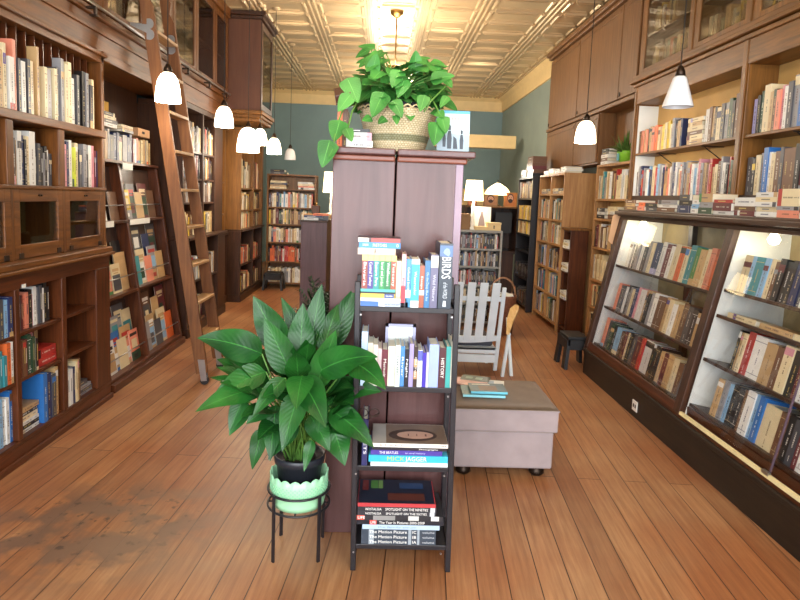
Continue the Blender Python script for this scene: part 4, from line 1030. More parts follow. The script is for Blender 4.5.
bx('card', 'white', r, 0.042, 0.143, 2.444, 2.45, z + 0.012, z + 0.203)

# second tier
z = ZS[1] + 0.0008
lettered('navy upright book with white letters at left, second tier', (-0.05, y0, z), 'S', False, .022, 0.16, .19, '2A2C5A', [('POETS', .5, .5, .55, W)], GC)
r = thing('reading_glasses', 'dark wire-framed eyeglasses propped on the second tier', 'glasses', (-0.02, 2.3, z + 0.19))
m = MB()
m.tube([(-.05 + .02 * math.cos(a), 2.285, z + .215 + .016 * math.sin(a)) for a in [k * PI / 8 for k in range(17)]],   .0016, 6); m.tube([(-.005 + .02 * math.cos(a), 2.285, z + .215 + .016 * math.sin(a)) for a in [k * PI / 8 for k in range(17)]], .002, 6)
m.build('rims', 'bronze', r, smooth=True)
m = MB(); m.tube([(-.07, 2.285, z + .215), (-.04, 2.27, z + .192)], .002, 6); m.tube([(.015, 2.285, z + .215), (-.03, 2.27, z + .192)], .002, 6); m.build('temples', 'bronze', r, smooth=True)
zz_ = z
lie('white book lying flat at the bottom of the second tier', -0.014, 0.292, zz_, 0.016, 0.2, 'E2EAEC', [], GC); zz_ += .0165
lie('cyan book with large lime and white spine title, second tier', -0.022, 0.292, zz_, 0.027, 0.2, '38B0D0', [('MICK', .34, .22, .7, 'B8D84A'), ('JAGGER', .6, .27, .7, W)], GC); zz_ += .0275
lie('violet book lying flat above the cyan one, second tier', -0.014, 0.27, zz_, 0.019, 0.2, '4A3C94', [('THE BEATLES', .25, .26, .55, W), ('an oral history', .62, .28, .4, 'C8C4E8')], GC, yo=.004); zz_ += .0195
lie('slim black book under the portrait book, second tier', -0.008, 0.288, zz_, 0.012, 0.2, '26222A', [('Photographs', .75, .25, .5, W)], GC, yo=.004); zz_ += .0125
def portrait(r, T, t, d, h):
    zt_ = zz_ + 0.0165; q0 = lx(zz_); m = MB()
    m.quad([(-.018 + q0, y0 + .004, zt_ + .0002), (.283 + q0, y0 + .004, zt_ + .0002), (.283 + q0, y0 + .205, zt_ + .0002), (-.018 + q0, y0 + .205, zt_ + .0002)])
    m.build('cover_photo', plain('portrait_brown', '7A6656', 0.35, noise=0.3, scale=7), r)
    m = MB(); m.quad([(-.016 + q0, y0 + .006, zt_ + .0005), (.038 + q0, y0 + .006, zt_ + .0005), (.038 + q0, y0 + .2, zt_ + .0005), (-.016 + q0, y0 + .2, zt_ + .0005)]); m.build('title_strip', plain('grey_title_strip', 'B4AEA6', 0.4), r)
    m = MB(); n = 20; m.quad([(.147 + q0 + .1 * math.cos(2 * PI * k / n), y0 + .09 + .062 * math.sin(2 * PI * k / n), zt_ + .0005) for k in range(n)]); m.build('hair', plain('hair_brown', '3E2C24', 0.4), r)
    m = MB(); m.quad([(.157 + q0 + .075 * math.cos(2 * PI * k / n), y0 + .09 + .04 * math.sin(2 * PI * k / n), zt_ + .0009) for k in range(n)]); m.build('face', plain('face_tone', 'C49C88', 0.4), r)
    m = MB()
    for q, w_ in ((.135, .008), (.17, .006), (.205, .012)): m.quad([(q + q0 - .008, y0 + .078, zt_ + .0012), (q + q0 - .008 + w_ * .6, y0 + .078, zt_ + .0012), (q + q0 - .008 + w_ * .6, y0 + .1, zt_ + .0012), (q + q0 - .008, y0 + .1, zt_ + .0012)])
    m.build('features', plain('face_shadow_brown', '6A4438', 0.4), r)
lie('white-edged portrait photo book on top of the second tier pile', -0.010, 0.292, zz_, 0.016, 0.205, 'E4DED2', [('S T A R S', .25, .3, .45, '8A8078'), ('1968', .93, .08, .45, '6A6660')], GC, yo=.004, cover_extra=portrait)

# bottom tier
z = ZS[0] + 0.0008
for k, tx in enumerate(('The Motion Picture', 'The Motion Picture', 'The Motion Picture')):
    lie('%s dark grey volume from the bottom of the lowest tier' % ('first', 'second', 'third')[k], -0.046, 0.254, z, 0.0205, 0.2, '3A4450', [(tx, .36, .5, .62, W), (str('IA IB IC'.split()[k]), .71, .05, .6, W), ('volume', .9, .16, .45, 'C4C8CC')], GD, bands=((.83, .9, '9AA4AC'), (.33, .37, '9AA4AC'), (.22, .25, '9AA4AC'))); z += .021
lie('pale blue book lying flat above the dark grey volumes', -0.042, 0.268, z, 0.019, 0.2, 'AEC4DC', [('the family album', .45, .5, .4, '7C98B8')], GD); z += .0195
lie('black book with small red label and long white title, lowest tier', -0.066, 0.284, z, 0.0185, 0.2, '1E2028', [('LIFE', .19, .06, .62, 'FFFFFF'), ('The Year In Pictures 2000-2009', .52, .52, .6, W)], GD, bands=((.77, .85, 'C83A2E'),)); z += .019
lie('book with black-and-white photo spine and red label, lowest tier', -0.070, 0.282, z, 0.019, 0.2, '2A2A2E', [('LIFE', .065, .08, .62, 'FFFFFF')], GD, bands=((.9, .985, 'D0503E'), (.55, .8, '8A8A88'), (.28, .4, 'C8C8C4'), (.05, .14, 'DADAD4'))); z += .0195
lie('dark grey nostalgia book lettered SIXTIES, lowest tier', -0.062, 0.252, z, 0.0165, 0.2, '34343A', [('NOSTALGIA', .2, .2, .55, W), ('SPOTLIGHT ON THE SIXTIES', .62, .52, .55, W)], GD, bands=((.02, .08, 'C8CCD0'),)); z += .017
lie('dark grey nostalgia book lettered NINETIES, lowest tier', -0.062, 0.254, z, 0.0185, 0.2, '2C2C32', [('NOSTALGIA', .2, .2, .6, W), ('SPOTLIGHT ON THE NINETIES', .62, .54, .6, W)], GD, bands=((.02, .08, 'C8CCD0'),)); z += .019
def topcover(r, T, t, d, h):
    zt_ = z + .0155; q0 = lx(z)
    for (a, b, c, e, hc) in ((-.068, .238, .0, .2, '1E2434'), (-.02, .01, .12, .19, '4A7A3A'), (.012, .03, .12, .19, '6A8A4A'), (.05, .2, .02, .08, '5A2E26'), (-.055, -.03, .1, .19, '6A2A2A'), (.1, .2, .12, .17, '2A4468')):
        zt_ += .0003; m = MB(); m.quad([(a + q0, y0 + .002 + c, zt_), (b + q0, y0 + .002 + c, zt_), (b + q0, y0 + .002 + e, zt_), (a + q0, y0 + .002 + e, zt_)]); m.build('cover_picture', plain('cover_picture_' + hc, hc, 0.35), r)
lie('red-spined book with dark picture cover topping the lowest tier', -0.062, 0.25, z, 0.015, 0.2, 'B43C40', [], GD, cover_extra=topcover)

# ------------------------------------------------------------------ on top of the mahogany cases
zt = 1.7005
r = thing('wicker_basket', 'round woven wicker basket with grey band on top of mahogany bookcases', 'basket', (0.055, 2.80, zt))
m = MB(); pr = [(.0, .0), (.118, .0)]; n = 14
for k in range(n + 1):
    q = k / n; pr.append((.122 + .058 * q ** .9 , .002 + .185 * q))
m2 = pr[2:] + [(.172, .185), (.166, .16), (.12, .02)]
m.lathe(m2, (0.055, 2.80, zt), 56); m.build('basket_wall', 'wicker', r, smooth=True)
m = MB(); m.lathe([(0, .004), (.12, .004)], (0.055, 2.80, zt), 32); m.build('basket_bottom', 'wicker', r)
m = MB()
for k in range(30):
    a0 = 2 * PI * k / 30; pts = []
    for j in range(5):
        a = a0 + (2 * PI / 30) * j / 4; pts.append((0.055 + .181 * math.cos(a), 2.80 + .181 * math.sin(a), zt + .187 + .012 * math.sin(PI * j / 4)))
    m.tube(pts, .004, 5)
m.build('looped_rim', plain('pale_reed', 'D2BC90', 0.6), r, smooth=True)
r = thing('trailing_pothos', 'green heart-leaved trailing plant growing in the wicker basket', 'plant', (0.055, 2.80, zt + 0.05))
m = MB(); m.lathe([(0, .0), (.11, .0), (.155, .15), (.165, .2), (.15, .2), (.145, .17), (0, .165)], (0.055, 2.80, zt + .012), 32); m.build('pot', 'potplastic', r, smooth=True)
m = MB(); m.lathe([(0.0, .17), (.147, .168)], (0.055, 2.80, zt + .014), 24); m.build('soil', 'soil', r)
lf = MB(); sm = MB(); rp = random.Random(5)
cc = Vector((0.055, 2.80, zt + .19))
def pleaf(p, dirv, size, n=8):
    d_ = Vector(dirv).normalized(); p = Vector(p)
    up = Vector((0, -0.6, 0.8)) if abs(d_.z) < 0.9 else Vector((0, -1, 0.1))
    lf.leaf(p, p + d_ * size, size * .8, up=up + Vector((rp.uniform(-.3, .3), rp.uniform(-.3, .3), 0)), sag=rp.uniform(0.02, .14), fold=rp.uniform(.05, .3), shape='heart', n=n)
for k in range(260):
    an = rp.uniform(0, 2 * PI); el = rp.uniform(0.0, 1.0)
    rad = rp.uniform(.08, .2) * (1 - .4 * el); h = rp.uniform(.0, .24) * (0.35 + .85 * el)
    p = cc + Vector((rad * math.cos(an) * 1.1, rad * math.sin(an) * .9, h))
    sm.tube([cc + Vector((rp.uniform(-.08, .08), rp.uniform(-.08, .08), -.02)), (cc + p) / 2 + Vector((0, 0, .05)), p], .003, 5)
    dv = Vector((math.cos(an), math.sin(an), rp.uniform(-.75, .5)))
    if math.sin(an) < -.2 and rp.random() < .6: dv.z -= .4
    pleaf(p, dv, rp.uniform(.065, .105))
def at_y(px, py, y):
    c = ((px - CX) / F, (py - CY) / F, 1.0)
    d_ = right * c[0] + down * c[1] + fwd * c[2]; t_ = y / d_.y
    return Vector((d_.x * t_, y, CAMH + d_.z * t_))
# the leaves that show largest: stalk end, tip
for (bx_, by_, tx_, ty_, sz, y) in ((415, 74, 416, 50, 1, 2.72), (372, 74, 377, 53, 1, 2.70), (347, 78, 358, 103, 1.1, 2.62), (430, 80, 455, 76, .9, 2.70), (405, 78, 398, 98, 1, 2.62), (425, 95, 420, 112, 1, 2.6), (384, 92, 372, 118, 1, 2.6),
                                 (393, 100, 402, 118, 1, 2.58), (372, 118, 362, 121, .8, 2.6), (386, 118, 378, 124, .75, 2.58), (396, 115, 397, 125, .7, 2.57), (437, 112, 444, 118, 1, 2.6), (438, 122, 434, 146, 1.1, 2.58), (442, 116, 446, 134, 1, 2.58), (350, 95, 338, 112, 1, 2.58),
                                 (340, 120, 334, 142, 1.2, 2.53), (346, 128, 352, 142, 1, 2.5), (330, 140, 322, 168, 1, 2.47), (336, 144, 328, 158, .8, 2.47), (446, 80, 452, 88, .8, 2.68), (400, 70, 392, 88, 1.1, 2.62), (448, 96, 440, 108, .8, 2.62)):
    b_ = at_y(bx_, by_, y); t_ = at_y(tx_, ty_, y - .03); L_ = (t_ - b_).length
    lf.leaf(b_, t_, max(.05, L_ * .7) * sz, up=(rp.uniform(-.2, .2), -1, .45), sag=.05, fold=.12, shape='heart', n=10)
for pts in ([(350, 95, 2.64), (342, 112, 2.57), (336, 128, 2.53), (334, 142, 2.49), (328, 158, 2.47)], [(360, 95, 2.64), (352, 112, 2.58), (348, 128, 2.52), (352, 138, 2.49)], [(430, 95, 2.66), (438, 110, 2.6), (442, 122, 2.58)], [(450, 82, 2.68), (432, 100, 2.62), (424, 112, 2.6)], [(398, 92, 2.62), (396, 105, 2.58), (396, 117, 2.57)]):
    sm.tube([at_y(*q) for q in pts], .0035, 6)
lf.build('foliage', 'pothos', r, smooth=True); sm.build('vines', 'stem', r, smooth=True)
# books on the case tops
stack('the pile left of the wicker basket', (-0.168, 2.62, zt), 'S', [(.115, .036, .13, 'white'), (.11, .034, .13, 'white'), (.10, .014, .12, 'black')], jitter=.003)
shelf_row('the left end of the mahogany case top', (-0.212, 2.63, zt), 'S', 0.05, None, None, (.14, .16), None, specs=[(.022, .19, 'orange'), (.02, .17, 'brown')], lean_end=False)
r = thing('wooden_block', 'dark red-brown wooden box tilted on the books left of basket', 'box', (-.165, 2.68, zt + .195))
T = Matrix.Translation((-.185, 2.66, zt + .225)) @ Matrix.Rotation(math.radians(-16), 4, 'Y') @ Matrix.Rotation(math.radians(24), 4, 'X')
m = MB(); m.box(-.035, .035, -.06, .07, -.008, .026, 0, None, T); m.build('box_body', plain('dark_red_wood', '4A2220', 0.3), r, bevel=.003)
m = MB(); m.box(-.039, .039, -.064, .074, -.014, -.008, 0, None, T); m.build('box_lid', plain('dark_red_lid', '6A3A34', 0.3), r, bevel=.002)
r = thing('book', 'large book facing out with pale blue photo cover of two figures', 'book', (.32, 2.62, zt))
T = Matrix.Translation((.225, 2.625, zt)) @ Matrix.Rotation(math.radians(-8), 4, 'X')
m = MB(); m.box(0, .14, 0, .004, 0, .185, 0, None, T); m.box(0, .14, .018, .022, 0, .185, 0, None, T); m.box(0, .004, .004, .018, 0, .185, 0, None, T); m.build('cover', plain('pale_blue_cover', 'BCD4DC', .3, noise=.05), r)
m = MB(); m.box(.004, .137, .004, .018, .003, .182, 0, None, T); m.build('pages', 'cream_pages', r)
def cv(name, hexc, polys, k=.0006):
    m = MB()
    for pl in polys: m.quad([T @ Vector((a * .14, -k, b * .185)) for a, b in pl])
    m.build(name, plain(name + '_' + hexc, hexc, .35), r)
cv('cover_band', '5AA8C4', [[(0, .93), (1, .93), (1, 1), (0, 1)]])
cv('cover_photo', '9AACB8', [[(0, .05), (1, .05), (1, .42), (0, .5)]])
cv('cover_title', 'A8A4A0', [[(.12 + .1 * k, .78), (.19 + .1 * k, .78), (.19 + .1 * k, .85), (.12 + .1 * k, .85)] for k in range(8)])
def person_poly(x_, y_, s): return [[(x_ - .05 * s, y_), (x_ + .05 * s, y_), (x_ + .06 * s, y_ + .2 * s), (x_ + .035 * s, y_ + .34 * s), (x_ - .035 * s, y_ + .34 * s), (x_ - .06 * s, y_ + .2 * s)], [(x_ - .03 * s, y_ + .35 * s), (x_ + .03 * s, y_ + .35 * s), (x_ + .035 * s, y_ + .42 * s), (x_, y_ + .46 * s), (x_ - .035 * s, y_ + .42 * s)]]
cv('cover_figures', '2E3844', person_poly(.38, .1, 1.25) + person_poly(.76, .1, 1.0) + person_poly(.22, .14, .9) + [[(.5, .1), (.64, .1), (.6, .34), (.5, .4)]], .001)

# ------------------------------------------------------------------ peace lily on its stand
PX, PY = -0.310, 2.42
r = thing('plant_stand', 'black wire plant stand holding the mint green planter', 'stand', (PX, PY, 0))
def ring(m, rad, z, th=.0045, n=40): m.tube([(PX + rad * math.cos(2 * PI * k / n), PY + rad * math.sin(2 * PI * k / n), z) for k in range(n + 1)], th, 8, cap=False)
for z in (.280, .212):
    m = MB(); ring(m, .128, z, .005); m.build('ring', 'black', r, smooth=True)
for a in (-.75, .75, 2.3, 3.98):
    a = a - PI / 2 if False else a
    m = MB(); ca, sa = math.cos(a), math.sin(a)
    m.box(-.004, .004, -.007, .007, 0.0, .284, 0, None, Matrix.Translation((PX + .131 * ca, PY + .131 * sa, 0)) @ Matrix.Rotation(a, 4, 'Z')); m.build('leg', 'black', r, bevel=.001)
m = MB(); m.tube([(PX - .127, PY, .210), (PX + .127, PY, .210)], .004, 6); m.tube([(PX, PY - .127, .210), (PX, PY + .127, .210)], .004, 6); m.build('cross_bar', 'black', r, smooth=True)
r = thing('planter', 'mint green scalloped planter sitting in the black wire stand', 'planter', (PX, PY, .215))
m = MB()
sc = lambda an, rr_, zz__: (-.012 + .012 * abs(math.sin(an * 9))) if zz__ > .13 else 0
m.lathe([(0, .0), (.106, .0), (.110, .02), (.112, .06), (.119, .064), (.119, .1), (.121, .14), (.117, .14), (.108, .06), (.1, .01), (0, .008)], (PX, PY, .2155), 72, wob=sc); m.build('planter_body', 'mint', r, smooth=True)
m = MB()
for j, z in enumerate((.07, .078, .086, .094, .102)):
    for k in range(44):
        a = 2 * PI * (k + .5 * (j % 2)) / 44; rr_ = .1195
        m.box(-.0012, .0012, -.0028, .0028, -.0028, .0028, 0, None, Matrix.Translation((PX + rr_ * math.cos(a), PY + rr_ * math.sin(a), .2155 + z)) @ Matrix.Rotation(a, 4, 'Z') @ Matrix.Rotation(.78, 4, 'X'))
m.build('dotted_band', plain('deep_mint', '8CCFA4', .5), r)
r = thing('peace_lily', 'large glossy green peace lily in a dark nursery pot in front', 'plant', (PX, PY, .225))
m = MB(); m.lathe([(0, 0), (.078, 0), (.095, .165), (.103, .168), (.106, .2), (.101, .203), (.094, .185), (0, .18)], (PX, PY, .2255), 40); m.build('pot', 'potplastic', r, smooth=True)
m = MB(); m.lathe([(0, .185), (.094, .183)], (PX, PY, .2255), 24); m.build('soil', 'soil', r)
lf = MB(); sm = MB(); rp = random.Random(21)
root = Vector((PX, PY, .41))
def lily(base, tip, w, up=None, sag=.1, fold=.22):
    base, tip = Vector(base), Vector(tip)
    s0 = root + Vector((rp.uniform(-.05, .05), rp.uniform(-.05, .05), 0))
    midp = (s0 + base) / 2 + (root - base) * .04 + Vector((0, 0, .05))
    sm.tube([s0, midp, base], [.0045, .004, .003], 6)
    lf.leaf(base, tip, w, up=up or Vector((0, -.35, 1)), sag=sag, fold=fold, n=12, wave=rp.uniform(0, .12))
# leaves that show largest: base pixel, tip pixel, width in m, distances
for (ax_, ay_, bx_, by_, w, ya, yb_, sg) in (
    (262, 354, 197, 338, .125, 2.32, 2.2, .10), (266, 372, 212, 398, .105, 2.3, 2.18, .10), (262, 388, 195, 412, .095, 2.28, 2.1, .1), (244, 398, 229, 432, .07, 2.26, 2.2, .05),
    (283, 352, 253, 296, .125, 2.4, 2.42, .06), (291, 375, 264, 318, .115, 2.3, 2.3, .05), (300, 360, 303, 303, .11, 2.38, 2.42, .04), (310, 350, 322, 284, .085, 2.42, 2.48, .12), (303, 345, 281, 297, .07, 2.5, 2.56, .05),
    (322, 352, 338, 304, .09, 2.4, 2.5, .04), (330, 350, 356, 286, .1, 2.48, 2.56, .05), (316, 388, 336, 330, .1, 2.26, 2.22, .06), (318, 372, 378, 357, .12, 2.26, 2.1, .14), (350, 362, 386, 390, .11, 2.24, 2.1, .18), (326, 392, 382, 392, .1, 2.34, 2.25, .12),
    (330, 410, 374, 448, .105, 2.25, 2.12, .12), (332, 425, 345, 466, .11, 2.27, 2.18, .08), (320, 405, 370, 432, .1, 2.3, 2.2, .1), (300, 392, 282, 452, .1, 2.2, 2.08, .14), (290, 392, 262, 398, .09, 2.24, 2.1, .12), (288, 402, 262, 470, .0, 2.2, 2.1, .1),
    (262, 428, 252, 470, .066, 2.26, 2.24, .02), (248, 402, 229, 436, .072, 2.28, 2.25, .03), (268, 408, 246, 424, .06, 2.24, 2.2, .05), (276, 405, 270, 462, .09, 2.26, 2.14, .12), (300, 380, 326, 428, .12, 2.2, 2.05, .16), (285, 378, 252, 418, .07, 2.2, 2.1, .1), (302, 376, 296, 410, .1, 2.16, 2.02, .14), (322, 400, 318, 434, .06, 2.2, 2.12, .08),
    (312, 440, 304, 472, .045, 2.26, 2.2, .1), (296, 420, 268, 460, .09, 2.24, 2.16, .1), (310, 415, 330, 452, .09, 2.28, 2.2, .08), (272, 420, 280, 440, .06, 2.3, 2.26, .05)):
    if w == 0: continue
    lily(at_y(ax_, ay_, ya), at_y(bx_, by_, yb_), w, up=Vector(((ax_ - bx_) * -.004, -1.0, .45)), sag=sg)
for k in range(44):
    an = rp.uniform(0, 2 * PI); el = rp.uniform(.35, 1.2)
    if math.cos(an) < -.55: el = max(el, .7)
    pl = rp.uniform(.1, .3); bl = rp.uniform(.18, .26)
    dv = Vector((math.cos(an) * math.cos(el), math.sin(an) * math.cos(el) * .9, math.sin(el)))
    base = root + Vector((0, 0, .14)) + dv * pl
    if math.sin(an) > .5 and pl > .2: base.y -= .08
    tip = base + (dv + Vector((0, 0, -.5 + .3 * el))).normalized() * bl
    if tip.z < .55 and tip.y < 2.4: tip.z = .55 + rp.uniform(0, .1)
    if base.x > -.2: base.y = min(base.y, 2.3)
    if base.x > -.16: base.x = -.16
    if tip.x > -.08: tip.x = -.08
    if tip.x > -.15: tip.y = min(tip.y, 2.17)
    if tip.y > 2.5 and tip.x > -.24: tip.y = 2.48
    lily(base, tip, rp.uniform(.075, .11), up=Vector((-math.cos(an) * .4, -math.sin(an) * .4 - .7, 1)), sag=rp.uniform(.05, .15))
lf.build('foliage', 'lily', r, smooth=True); sm.build('stems', 'stem', r, smooth=True)
# ------------------------------------------------------------------ ottoman and what lies on it
r = thing('ottoman', 'grey suede storage ottoman beside the black shelf unit', 'ottoman', (.70, 3.37, 0))
ox0, ox1, oy0, oy1 = .415, .985, 3.10, 3.62
bx('body', 'grey_fab', r, ox0 + .012, ox1 - .012, oy0 + .015, oy1 - .015, .055, .265, bevel=.012)
def cushion(name, x0, x1, y0, y1, z0, z1, mat, parent, bulge=.02, n=12, rad=.03):
    m = MB(); idx = {}
    for i in range(n + 1):
        for j in range(n + 1):
            a, b = i / n, j / n
            e = min(a, 1 - a, b, 1 - b); k = min(1, e / .12); ed = math.sqrt(max(0, 1 - (1 - k) ** 2))
            z = z1 - rad * (1 - ed) + bulge * math.sin(PI * a) * math.sin(PI * b)
            idx[i, j] = len(m.v); m.v.append(Vector((x0 + (x1 - x0) * a, y0 + (y1 - y0) * b, z)))
    for i in range(n):
        for j in range(n): m.face([idx[i, j], idx[i + 1, j], idx[i + 1, j + 1], idx[i, j + 1]])
    edge = [(i, 0) for i in range(n)] + [(n, j) for j in range(n)] + [(i, n) for i in range(n, 0, -1)] + [(0, j) for j in range(n, 0, -1)]
    low = []
    for e in edge: low.append(len(m.v)); v = m.v[idx[e]]; m.v.append(Vector((v.x, v.y, z0)))
    for k in range(len(edge)):
        q = (k + 1) % len(edge); m.face([idx[edge[k]], low[k], low[q], idx[edge[q]]][::-1])
    m.face(low)
    return m.build(name, mat, parent, smooth=False, bevel=0)
o = cushion('lid_cushion', ox0, ox1, oy0, oy1, .268, .405, 'grey_top', r, .012, 14, .014)
for p in o.data.polygons: p.use_smooth = p.normal.z > .3
bx('lid_side', 'grey_fab', r, (ox0 - .003, ox1 + .003, oy0 - .003, oy1 + .003, .268, .385), bevel=.008)
m = MB(); m.tube([(ox0 - .004, oy0 - .004, .386), (ox1 + .004, oy0 - .004, .386), (ox1 + .004, oy1 + .004, .386), (ox0 - .004, oy1 + .004, .386), (ox0 - .004, oy0 - .004, .386)], .004, 6, cap=False); m.build('piping', 'grey_fab', r)
for px_, py_ in ((ox0 + .08, oy0 + .08), (ox1 - .08, oy0 + .08), (ox0 + .08, oy1 - .08), (ox1 - .08, oy1 - .08)):
    m = MB(); m.lathe([(0, 0), (.03, 0), (.042, .012), (.042, .03), (.03, .045), (.034, .056), (0, .056)], (px_, py_, 0), 18); m.build('foot', 'bronze', r, smooth=True)
zo = .4195
def flatbook(label, cx_, cy_, w_, d_, t_, rot, hexc, spinehex, z_, extra=None):
    r = thing('book', label, 'book', (cx_, cy_, z_), 'books lying on the ottoman')
    T = Matrix.Translation((cx_, cy_, z_)) @ Matrix.Rotation(rot, 4, 'Z')
    m = MB(); m.box(-w_ / 2, w_ / 2, -d_ / 2, d_ / 2, 0, .002, 0, None, T); m.box(-w_ / 2, w_ / 2, -d_ / 2, d_ / 2, t_ - .002, t_, 0, None, T); m.box(-w_ / 2, w_ / 2, -d_ / 2, -d_ / 2 + .003, .002, t_ - .002, 0, None, T); m.build('cover', plain('cover_' + hexc, hexc, .3, noise=.25, scale=14), r)
    m = MB(); m.box(-w_ / 2 + .003, w_ / 2 - .003, -d_ / 2 + .003, d_ / 2 - .003, .002, t_ - .002, 0, None, T); m.build('pages', 'cream_pages', r)
    m = MB(); m.box(-w_ / 2, w_ / 2, -d_ / 2 - .0006, -d_ / 2, .0005, t_ - .0005, 0, None, T); m.build('spine', plain('spine_' + spinehex, spinehex, .35), r)
    if extra: extra(r, T, w_, d_, t_)
def cov(parts):
    def f(r, T, w_, d_, t_):
        k = t_
        for nm, hc, a, b, c, e in parts:
            k += .0004; m = MB(); m.quad([T @ Vector(((a - .5) * w_, (c - .5) * d_, k)), T @ Vector(((b - .5) * w_, (c - .5) * d_, k)), T @ Vector(((b - .5) * w_, (e - .5) * d_, k)), T @ Vector(((a - .5) * w_, (e - .5) * d_, k))]); m.build(nm, plain(nm + '_' + hc, hc, .35, noise=.2, scale=25), r)
    return f
flatbook('wide teal-spined book at the bottom of the ottoman pile', .60, 3.29, .235, .17, .014, -.03, '2A6A74', '8ED0DC', zo)
flatbook('teal-spined book with dark photo cover topping the ottoman pile', .63, 3.30, .205, .15, .013, -.02, '3A5660', '6CC0D4', zo + .0145, cov([('cover_photo', '6A4A3A', .25, .75, .15, .7), ('cover_title', 'D8D4C8', .1, .6, .78, .9)]))
flatbook('thin pink-covered booklet lying open-faced behind the teal books', .55, 3.46, .2, .12, .007, -.5, 'D8A49C', 'C88A84', zo)
flatbook('booklet with dark green patterned cover at the back of the ottoman', .60, 3.535, .17, .11, .008, -.32, '2E3E38', 'D8DCD8', zo, cov([('cover_pattern', '7A9A88', .15, .4, .3, .7), ('cover_pattern', '7A9A88', .5, .75, .3, .7)]))
r = thing('leaflet', 'white leaflet lying at the right of the ottoman books', 'leaflet', (.70, 3.47, zo)); T = Matrix.Translation((.70, 3.47, zo)) @ Matrix.Rotation(-.2, 4, 'Z')
m = MB(); m.box(-.06, .06, -.05, .05, 0, .003, 0, None, T); m.build('paper', 'white', r)
m = MB(); m.box(-.05, .0, -.04, .03, .003, .0034, 0, None, T); m.build('printed_panel', plain('pale_blue_print', 'A8C0D0', .5), r)

# ------------------------------------------------------------------ pale lawn chair seen from behind
r = thing('slatted_chair', 'pale grey slatted wooden armchair facing away behind the ottoman', 'chair', (.76, 5.2, 0))
def bk(z): return 5.06 - .28 * (z - .25)
def backbar(m, x0, x1, z0, z1, th=.018, curve=0.0):
    m.hexa([(x0, bk(z0) - th / 2, z0), (x1, bk(z0) - th / 2, z0), (x1, bk(z0) + th / 2, z0), (x0, bk(z0) + th / 2, z0), (x0, bk(z1) - th / 2, z1), (x1, bk(z1) - th / 2, z1), (x1, bk(z1) + th / 2, z1), (x0, bk(z1) + th / 2, z1)])
for k, xc in enumerate((.555, .657, .76, .862, .965)):
    m = MB(); fan = (xc - .73) * .04
    m.hexa([(xc - .034 - fan, bk(.31) - .032, .31), (xc + .034 - fan, bk(.31) - .032, .31), (xc + .034 - fan, bk(.31) - .018, .31), (xc - .034 - fan, bk(.31) - .018, .31), (xc - .034, bk(.83) - .032, .83), (xc + .034, bk(.83) - .032, .83), (xc + .034, bk(.83) - .018, .83), (xc - .034, bk(.83) - .018, .83)])
    m.build('back_slat', 'chairpaint', r, bevel=.004)
for xc in (.428, 1.035):
    m = MB(); backbar(m, xc - .017, xc + .017, .02, .79, .03); m.build('back_post', 'chairpaint', r, bevel=.006)
m = MB(); backbar(m, .42, 1.04, .665, .705, .02); m.build('back_rail', 'chairpaint', r, bevel=.004)
m = MB()
for k in range(8):
    a, b = .43 + .60 * k / 8, .43 + .60 * (k + 1) / 8
    da, db = -.025 * math.sin(PI * k / 8), -.025 * math.sin(PI * (k + 1) / 8)
    m.hexa([(a, bk(.32) - .016, .31 + da), (b, bk(.32) - .016, .31 + db), (b, bk(.32) + .01, .31 + db), (a, bk(.32) + .01, .31 + da), (a, bk(.35) - .016, .352 + da * .3), (b, bk(.35) - .016, .352 + db * .3), (b, bk(.35) + .01, .352 + db * .3), (a, bk(.35) + .01, .352 + da * .3)])
m.build('back_rail', 'chairpaint', r)
bx('seat', 'chairpaint', r, (.44, 1.02, 5.06, 5.50, .215, .24), (.44, 1.02, 5.06, 5.085, .185, .24), bevel=.004)
bx('lower_rail', 'chairpaint', r, .44, 1.02, 5.06, 5.09, .105, .175, bevel=.004)
for s in (-1, 1):
    xs = .735 + s * .37
    m = MB(); pts = [(-.014, 5.0, .37), (.014, 5.0, .37), (.03, 5.2, .43), (.062, 5.42, .495), (.06, 5.52, .515), (.02, 5.55, .52), (-.02, 5.45, .50), (-.03, 5.25, .445)]
    m.prism([(xs + s * (a + (y - 5.0) * .28), y, z) for a, y, z in pts], (0, 0, .022)); m.build('armrest', 'armwood', r, bevel=.004)
    m = MB(); xq = xs + s * .02
    m.hexa([(xq - .045 - .012, 5.0, .0), (xq - .045 + .014, 5.0, .0), (xq - .045 + .014, 5.04, .0), (xq - .045 - .012, 5.04, .0), (xq - .012, 5.02, .38), (xq + .012, 5.02, .38), (xq + .012, 5.06, .38), (xq - .012, 5.06, .38)]); m.build('leg', 'chairpaint', r, bevel=.003)
    m = MB(); xq = xs + s * .06
    m.hexa([(xq - .014, 5.03, .0), (xq + .014, 5.03, .0), (xq + .014, 5.07, .0), (xq - .014, 5.07, .0), (xq - .012, 5.3, .455), (xq + .012, 5.3, .455), (xq + .012, 5.34, .455), (xq - .012, 5.34, .455)]); m.build('leg', 'chairpaint', r, bevel=.003)
for s in (-1, 1):
    xs = .735 + s * .28
    m = MB(); m.hexa([(xs - .014, 5.42, 0), (xs + .014, 5.42, 0), (xs + .014, 5.47, 0), (xs - .014, 5.47, 0), (xs - .014, 5.42, .215), (xs + .014, 5.42, .215), (xs + .014, 5.47, .215), (xs - .014, 5.47, .215)]); m.build('leg', 'chairpaint', r, bevel=.003)
r = thing('seat_cushion', 'charcoal cushion on the seat of the pale slatted chair', 'cushion', (.735, 5.28, .24))
bx('pad', 'cushion', r, .46, 1.0, 5.10, 5.49, .241, .30, bevel=.018)

